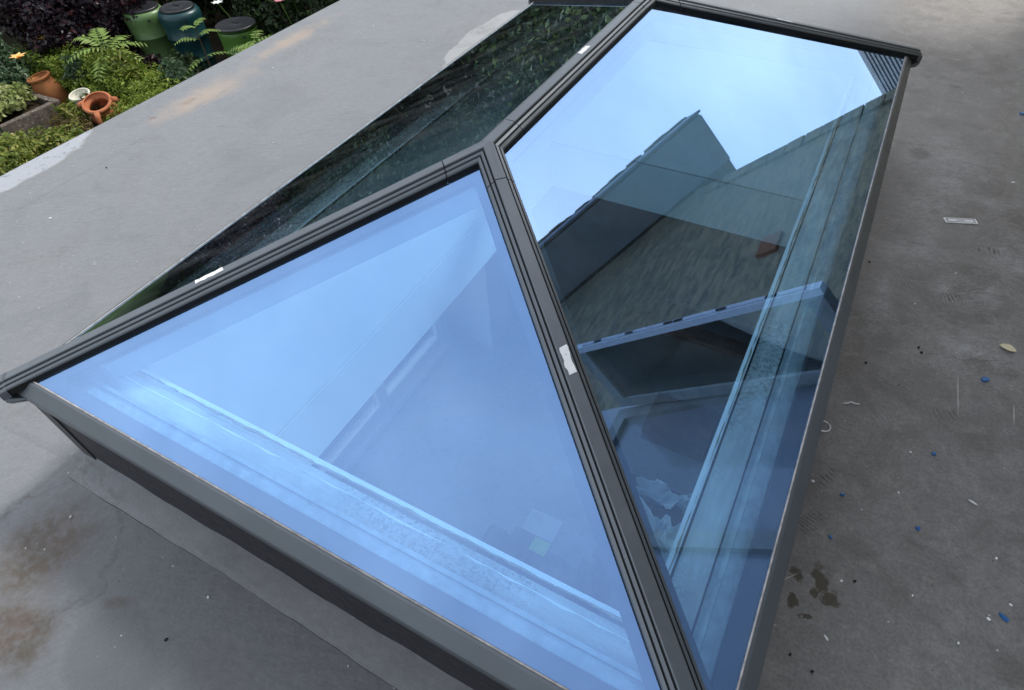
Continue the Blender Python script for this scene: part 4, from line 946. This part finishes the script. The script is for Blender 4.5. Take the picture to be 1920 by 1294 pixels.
fern("pale green feathery sumac rising out of the lime hedge", (-8.15, 4.85, GZ), (-8.05, 4.82, -2.3),
     [(-110, 25, .55, 1.0), (-150, 50, .5, 1.0), (150, 55, .5, 1.0), (100, 35, .5, .95), (60, 25, .55, .95), (20, 20, .5, .9), (-60, 10, .5, .9), (-20, 15, .45, .85), (-85, -5, .42, .7), (40, 0, .4, .7)], 9, .16, .05)
fern("dark stemmed feathery plant in front of the teal water butt", (-6.85, 5.42, GZ), (-6.75, 5.42, -2.05),
     [(-100, 5, .42, .62), (75, 15, .42, .62), (-120, 30, .36, .85), (55, 30, .32, .9), (-90, 40, .26, 1.0), (100, 42, .26, 1.0), (70, 5, .45, .40), (-80, 5, .3, .32)], 8, .085, .045, "feathery_plant")
fern("yellow green feathery plant in front of the wide lidded butt", (-6.35, 5.85, GZ), (-6.2, 5.85, -2.3),
     [(-100, 15, .4, .95), (-60, 25, .4, 1.0), (40, 25, .45, 1.0), (80, 15, .45, .95), (-10, 20, .4, .9), (-140, 25, .4, .9), (120, 30, .4, 1.0)], 8, .11, .045, "feathery_plant")

# ------------------------------------------------------------------ litter on the flat roof
M_BLUE = plain("blue_plastic", (.03, .14, .38), .35, .5, .15); M_WHITE = plain("white_litter", (.88, .87, .85), .6, .3, .15); M_BLACK = plain("black_litter", (.012, .012, .012), .7, .3)
def chip(name, x, y, lx, ly, h, rot, mat, label, cat, group=None, sd=0, npt=7):
    r_ = random.Random(sd + int(x * 1000)); v = []; n = npt
    for z in (.0005, h):
        for k in range(n): a = 2 * math.pi * k / n; q = r_.uniform(.7, 1.1) if z < .001 else 1; v.append([lx * .5 * math.cos(a), ly * .5 * math.sin(a), z])
    r2 = [r_.uniform(.65, 1.15) for _ in range(n)]
    for k in range(2 * n): v[k][0] *= r2[k % n]; v[k][1] *= r2[k % n]; v[k][2] += (r_.uniform(0, h * .6) if k >= n else 0)
    f = [tuple(range(n)), tuple(range(n, 2 * n))] + [(i, (i + 1) % n, n + (i + 1) % n, n + i) for i in range(n)]
    o = pyobj(name, v, f, mat); o.location = (x, y, RZ); o.rotation_euler = (0, 0, R(rot)); tag(o, label, cat, group); return o
for (x, y, lx, ly, rot, lab) in ((1.898, 1.275, .022, .016, 40, "blue plastic chip right of the long white scratch"), (1.798, .969, .011, .008, 20, "small blue chip below the long scratch"),
        (1.626, .76, .013, .006, 0, "blue sliver lying close to the eave beside the boot prints"), (1.782, .748, .010, .010, 0, "round blue crumb in the middle of the near right roof"),
        (1.945, .622, .022, .009, -25, "long blue plastic strip near the lower right corner"), (1.992, 2.894, .022, .02, 0, "blue chip at the right picture edge on the shaded roof"), (1.62, .642, .011, .005, -30, "pale blue sliver beside the lowest boot print")):
    chip("plastic_chip", x, y, lx, ly, .004, rot, M_BLUE, lab, "litter", "blue plastic scraps on the roof")
# glazing packer with raised ribs
gp = thing("glazing_packer", "flat white plastic glazing packer lying on the roof to the right", "packer", (1.809, 1.996, RZ))
bm = bmesh.new(); box(bm, -.05, .05, -.013, .013, .0008, .004); bmobj("plate", bm, M_WHITE, gp)
for b in ((-.044, .044, .007, .009), (-.044, .044, -.009, -.007), (-.044, -.040, -.0068, .0068), (.040, .044, -.0068, .0068), (-.012, .012, -.001, .001)):
    bm = bmesh.new(); box(bm, *b, .0041, .0052); bmobj("rib", bm, plain("grey_rib", (.4, .4, .4), .6, .3), gp)
gp.rotation_euler = (0, 0, R(20))
M_LEAF = plain("dry_cream_leaf", (.70, .62, .42), .7, .2, .25)
v = []; 
for k in range(7): q = k / 6; w_ = .012 * math.sin(math.pi * q) ** .7; v += [(.042 * (q - .5), -w_, .004 + .004 * math.sin(q * 3)), (.042 * (q - .5), 0, .0015 + .003 * math.sin(q * 3)), (.042 * (q - .5), w_, .005 + .003 * math.sin(q * 3))]
o = pyobj("fallen_leaf", v, [(k * 3 + j, k * 3 + j + 1, (k + 1) * 3 + j + 1, (k + 1) * 3 + j) for k in range(6) for j in range(2)], M_LEAF)
o.modifiers.new("thick", 'SOLIDIFY').thickness = .0008; o.location = (1.946, 1.418, RZ + .001); o.rotation_euler = (0, 0, R(-15)); tag(o, "curled cream coloured leaf on the right side of the roof", "leaf")
bm = bmesh.new(); tube(bm, [(0, 0, .003), (.008, .004, .004), (.016, .012, .004), (.027, .012, .003), (.036, .016, .003)], .0016, 6); o = bmobj("white_string", bm, M_WHITE); o.location = (1.588, 1.03, RZ); tag(o, "short bent white string beside the eave of the right pane", "string")
bm = bmesh.new(); tube(bm, [(.016 * math.cos(a), .016 * math.sin(a), .003) for a in [R(q) for q in range(-100, 101, 20)]], .0018, 6); o = bmobj("plastic_ring", bm, M_WHITE); o.location = (1.556, .935, RZ); tag(o, "half hidden white plastic ring against the right eave", "ring")
for (x, y, lx, ly, rot, lab) in ((1.884, .87, .022, .003, -20, "white splinter lying on open roof at the right"), (1.648, .424, .012, .005, -40, "short white stub near the bottom of the right eave"), (1.96, 2.32, .012, .006, 0, "white scrap near the right picture edge above the scuffs"),
        (1.562, .766, .008, .006, 0, "white pellet touching the shadow of the eave"), (-1.123, .631, .012, .005, 20, "white fleck on the left roof by the pale paint")):
    chip("white_scrap", x, y, lx, ly, .003, rot, M_WHITE, lab, "litter")
for i, (x, y) in enumerate(((1.737, .823), (1.656, .553), (1.956, .657), (1.919, .606), (1.917, .607), (1.713, 1.503), (-1.285, 1.98), (-1.139, 2.519), (-1.147, 2.641), (-.755, 2.574), (-.741, 1.408), (.063, -.11), (1.774, 3.002), (1.786, .588), (1.87, .53), (1.93, .75), (1.81, 1.7), (1.75, .95), (.5, -.09), (.85, -.055))):
    chip("white_crumb", x, y, .004 + .004 * random.random(), .003 + .003 * random.random(), .0025, random.uniform(0, 180), M_WHITE, "tiny white crumb lying loose on the grey roof", "crumb", "white crumbs on the roof", i, 5)
for i, (x, y) in enumerate(((-1.242, .962), (.489, -.191), (1.738, 1.322), (1.746, 1.304), (1.594, .361), (1.636, .35), (1.68, .565), (1.572, 1.646), (1.62, 1.2))):
    chip("black_crumb", x, y, .0075, .0055, .003, random.uniform(0, 180), M_BLACK, "tiny black crumb lying loose on the grey roof", "crumb", "black crumbs on the roof", i, 6)
